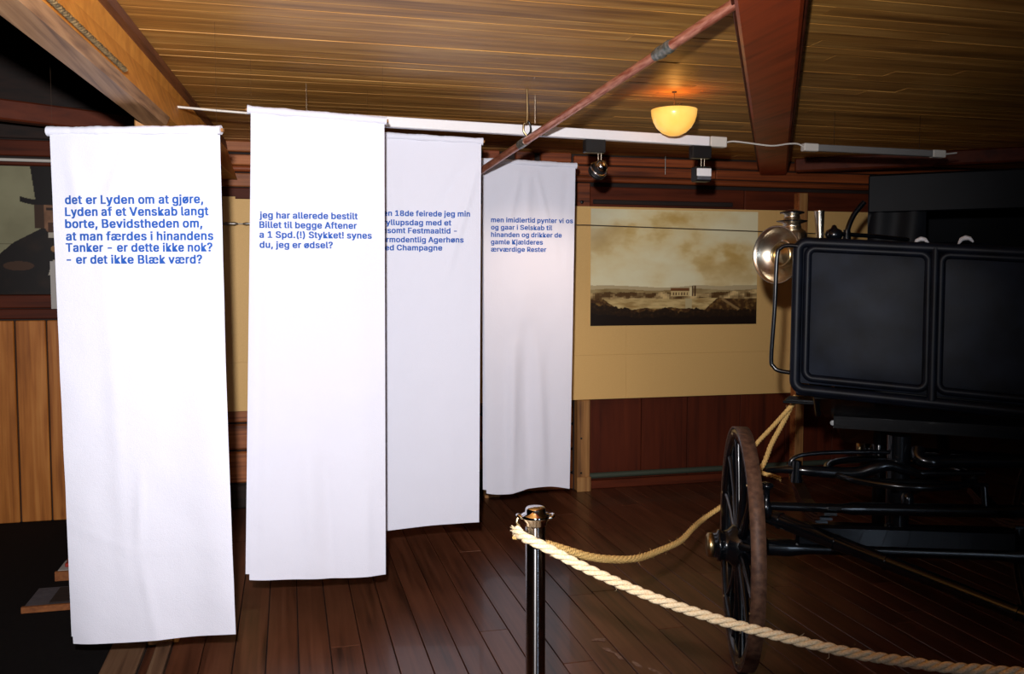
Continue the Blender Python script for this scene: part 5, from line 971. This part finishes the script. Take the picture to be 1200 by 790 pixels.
# side iron of the dashboard
MB().tube(smooth_path([Bp(0.0, 0.0, 1.700), Bp(-0.05, 0.0, 1.705), Bp(-0.078, 0.0, 1.695), Bp(-0.092, 0.0, 1.66), Bp(-0.098, 0, 1.45), Bp(-0.108, 0.0, 1.25), Bp(-0.098, 0.0, 1.215), Bp(-0.075, 0.0, 1.198), Bp(-0.01, 0.0, 1.19)], 5), 0.0085, 10).build('side_iron', M['black_iron'], coach)
for xx in (0.06, 0.94): MB().tube([Bp(xx, 0.03, 1.13), Bp(xx, 0.20, 1.0)], 0.012, 8).build('dash_stay', M['black_iron'], coach)
# step
st = MB().beam(Bp(-0.09, 0.32, 1.04), Bp(0.10, 0.32, 1.04), 0.16, 0.012, 0.003).build('step', M['black_iron'], coach)
for k in range(5): MB().beam(Bp(-0.08, 0.26 + 0.03*k, 1.048), Bp(0.09, 0.26 + 0.03*k, 1.048), 0.008, 0.006).build('tread_bar', M['black_iron'], st)
MB().tube([Bp(0.05, 0.32, 1.04), Bp(0.10, 0.22, 1.12), Bp(0.04, 0.06, 1.15)], 0.010, 8).build('step_iron', M['black_iron'], coach)
# footboard, body, seat, hood
prism('footboard', [(0.02, 1.13), (0.55, 0.98), (0.55, 0.94), (0.02, 1.09)], 0.06, 0.95, M['black_wood'])
prism('body', [(0.50, 0.90), (0.50, 1.25), (0.62, 1.28), (0.66, 1.30), (1.10, 1.30), (1.15, 1.02), (1.55, 1.0), (1.60, 1.42), (2.25, 1.50), (2.38, 1.30), (2.30, 1.0), (2.05, 0.78), (1.2, 0.72), (0.8, 0.86)], 0.10, 0.92, M['black_wood'])
for xx in (0.095, 0.925):
    MB().tube([Bp(xx, y, z) for y, z in [(0.52, 0.92), (0.82, 0.87), (1.2, 0.74), (2.03, 0.80), (2.28, 1.02)]], 0.012, 8).build('body_moulding', M['black_iron'], coach)
prism('seat_cushion', [(0.60, 1.30), (0.60, 1.40), (0.66, 1.43), (1.06, 1.43), (1.10, 1.38), (1.10, 1.30)], 0.14, 0.88, M['leather'])
MB().tube(smooth_path([Bp(0.10, 1.08, 1.50), Bp(0.12, 1.11, 1.64), Bp(0.22, 1.14, 1.70), Bp(0.5, 1.16, 1.72), Bp(0.8, 1.14, 1.70), Bp(0.90, 1.11, 1.64), Bp(0.92, 1.08, 1.50)], 6), 0.035, 12).build('seat_rail', M['leather'], coach)
prism('seat_back', [(1.10, 1.40), (1.12, 1.69), (1.16, 1.69), (1.15, 1.40)], 0.14, 0.88, M['leather'])
# hood: folding leather head over the rear seat
def hood_arc(yf, zf, k=10):
    """one hoop of the hood, opening forward edge at height"""
    return None
hp = [(1.22, 1.45), (1.20, 1.90), (1.22, 2.06), (1.30, 2.115), (1.7, 2.13), (2.1, 2.10), (2.28, 1.98), (2.34, 1.7), (2.32, 1.45)]
hx0, hx1 = 0.19, 1.13
mb = MB()
ins = 0.03
for x0_, x1_ in ((hx0, hx0 + ins), (hx1 - ins, hx1)):
    n_ = len(hp)
    vs = [Bp(x0_, y, z) for y, z in hp] + [Bp(x1_, y, z) for y, z in hp]
    mb.add(vs, [(i, (i+1) % n_, n_ + (i+1) % n_, n_ + i) for i in range(n_)] + [tuple(range(n_))[::-1], tuple(range(n_, 2*n_))])
roof = hp[1:]
inner = [(y + (0.03 if y < 1.5 else -0.03 if y > 2.0 else 0), z - 0.03) for y, z in roof]
n_ = len(roof)
for i in range(n_-1):
    a, b_, c_, d_ = roof[i], roof[i+1], inner[i+1], inner[i]
    vs = [Bp(hx0, *q) for q in (a, b_, c_, d_)] + [Bp(hx1, *q) for q in (a, b_, c_, d_)]
    if i == 0: continue
    mb.add(vs, [(0, 1, 5, 4), (1, 2, 6, 5), (2, 3, 7, 6), (3, 0, 4, 7), (0, 3, 2, 1), (4, 5, 6, 7)])
hd = mb.build('hood', M['hood'], coach)
# front valance and side curtain folds of the hood
MB().beam(Bp(hx0, 1.20, 2.005), Bp(hx1, 1.20, 2.005), 0.02, 0.19, 0.006).build('hood_valance', M['hood'], hd)
cv = []
for j in range(9):
    for i in range(31):
        q = i/30; xx = hx0 + 0.002 + 0.27*q
        cv.append(Bp(xx, 1.205 - 0.012*math.sin(q*PI)*(1 - 0.3*j/8) - 0.007*math.sin(q*9.5 + 0.6*math.sin(j*0.4)), 1.46 + 0.46*j/8))
MB().add(cv, [(j*31+i, j*31+i+1, (j+1)*31+i+1, (j+1)*31+i) for j in range(8) for i in range(30)], True).build('side_curtain', M['hood'], hd)
MB().tube(smooth_path([Bp(hx0 - 0.02, 1.24, 1.97), Bp(hx0 - 0.07, 1.22, 1.90), Bp(hx0 - 0.10, 1.20, 1.80), Bp(hx0 - 0.10, 1.20, 1.66), Bp(hx0 - 0.06, 1.22, 1.5), Bp(hx0, 1.25, 1.46)], 5), 0.014, 10).build('hood_iron', M['black_iron'], coach)
# two white crescents on the seat rail, painted highlights of small handles
for (xx, yy) in ((0.44, 1.02), (0.63, 0.98)):
    MB().tube([Bp(xx - 0.03, yy, 1.735), Bp(xx - 0.018, yy, 1.758), Bp(xx, yy, 1.766), Bp(xx + 0.018, yy, 1.762), Bp(xx + 0.034, yy, 1.745)], [0.004, 0.010, 0.012, 0.010, 0.004], 10).build('handle_glint', M['white'], coach)
    MB().tube([Bp(xx, yy, 1.755), Bp(xx, 1.10, 1.70)], 0.009, 8).build('handle_stem', M['black_iron'], coach)
# rein rail with knob
MB().tube([(2.19, 3.285, 1.758), (2.42, 3.33, 1.752), (2.62, 3.38, 1.742)], 0.009, 8).build('rein_rail', M['black_iron'], coach)
MB().lathe((2.185, 3.275, 1.70), (0, 0, 1), [(0.01, 0), (0.012, 0.02), (0.03, 0.035), (0.037, 0.052), (0.03, 0.07), (0.014, 0.078), (0.008, 0.09), (0.0, 0.094)], 16, False).build('rail_knob', M['black_iron'], coach)
MB().tube([(2.262, 3.30, 1.71), (2.262, 3.30, 1.775)], [0.02, 0.014], 10).build('rail_post', M['black_iron'], coach)
# whip socket
MB().lathe((2.132, 3.29, 1.70), (-0.05, 0.0, 1), [(0.012, 0.0), (0.014, 0.02), (0.017, 0.08), (0.021, 0.148), (0.022, 0.152), (0.018, 0.152), (0.012, 0.06)], 18, False).build('whip_socket', M['nickel'], coach)
# coach lamp
lcx = Vector((2.085, 3.43, 1.70))
lamp = MB().lathe(lcx, (0, 0, 1), [(0.0, -0.07), (0.05, -0.065), (0.062, -0.05), (0.062, 0.06), (0.055, 0.075), (0.040, 0.085), (0.036, 0.105), (0.060, 0.112), (0.062, 0.117), (0.034, 0.124), (0.031, 0.143), (0.046, 0.149), (0.047, 0.154), (0.03, 0.160), (0.012, 0.166), (0.0, 0.168)], 24, False).build('coach_lamp', M['nickel'], coach)
for zz in (0.112, 0.149): MB().lathe(lcx + Vector((0, 0, zz)), (0, 0, 1), [(0.05, 0.0), (0.064 if zz < 0.13 else 0.05, 0.002), (0.064 if zz < 0.13 else 0.05, 0.006), (0.04, 0.009)], 24, False).build('chimney_disc', M['black_iron'], lamp)
la = Vector((-0.93, -0.36, 0)).normalized()
dc = Vector((2.005, 3.385, 1.672))
MB().lathe(dc, la, [(0.022, -0.045), (0.05, -0.038), (0.085, -0.018), (0.110, 0.010), (0.118, 0.026), (0.122, 0.026), (0.114, 0.004), (0.088, -0.026), (0.05, -0.046), (0.022, -0.052), (0.022, -0.045)], 40, False).build('reflector', M['nickel'], lamp)
MB().lathe(dc, la, [(0.052, -0.036), (0.056, -0.012), (0.05, 0.0), (0.044, 0.0), (0.044, -0.03)], 28, False).build('lens_ring', M['brass'], lamp)
MB().lathe(dc, la, [(0.0, -0.004), (0.02, -0.006), (0.044, -0.016)], 20, False).build('lens', M['brass'], lamp)
MB().tube([lcx + Vector((0.0, 0, -0.07)), lcx + Vector((0.01, -0.03, -0.16)), Bp(0.05, 0.05, 1.45)], 0.012, 8).build('lamp_bracket', M['black_iron'], lamp)
# rear wheels, axle and perch
rw = Bp(0.24, 1.85, 0.585)
make_wheel('rear_wheel', rw, -BXv, 0.585, 14, 'black_iron')
make_wheel('rear_wheel', rw + BXv*0.95, BXv, 0.585, 14, 'black_iron')
MB().tube([rw + BXv*0.1, rw + BXv*0.85], 0.028, 10).build('axle', M['black_iron'], coach)
MB().tube([c5 + Vector((0, 0, -0.1)), Bp(0.55, 0.9, 0.66), Bp(0.6, 1.85, 0.60)], 0.03, 10).build('perch', M['black_wood'], coach)
for xx in (0.32, 0.98): MB().tube(smooth_path([Bp(xx, 1.5, 0.80), Bp(xx, 1.85, 0.66), Bp(xx, 2.15, 0.84)], 6), 0.02, 8).build('rear_spring', M['black_iron'], coach)

# ================================================================ LOW DISPLAY AT THE LEFT
t = thing('display_plinth', 'low wood-edged plinth with a slate grey top on the black floor, lower left', 'plinth', (-0.98, 4.70, 0))
MB().box(-1.24, -0.76, 4.56, 4.58, 0.0, 0.03, 0.002).build('front_edge', M['brown_trim'], t)
MB().box(-1.235, -0.765, 4.58, 4.86, 0.0, 0.022, 0.002).build('top_board', M['slate'], t)
tag(MB().box(-1.13, -0.82, 4.61, 4.83, 0.023, 0.029, 0.001).build('picture_sheet', M['shell'], None, origin=(-0.98, 4.72, 0.023)), 'dark sheet lying on the slate grey top of the low plinth', 'sheet')
t = thing('book_stand', 'low wooden stand behind the slate-topped plinth, with open papers', 'stand', (-1.1, 5.15, 0))
MB().box(-1.20, -0.80, 5.02, 5.04, 0.0, 0.05, 0.002).build('front_edge', M['brown_trim'], t)
MB().box(-1.195, -0.805, 5.04, 5.32, 0.0, 0.042, 0.002).build('top_board', M['brown_trim'], t)
tag(MB().box(-1.19, -0.90, 5.045, 5.22, 0.043, 0.050, 0.001).build('paper_sheet', M['paper'], None, origin=(-1.05, 5.13, 0.043)), 'pale papers under the red book on the low wooden stand', 'paper')
tag(MB().box(-1.165, -0.93, 5.09, 5.20, 0.051, 0.071, 0.003).build('book', M['redbook'], None, origin=(-1.0, 5.15, 0.051)), 'small book with a red cover on the papers of the low stand', 'book')
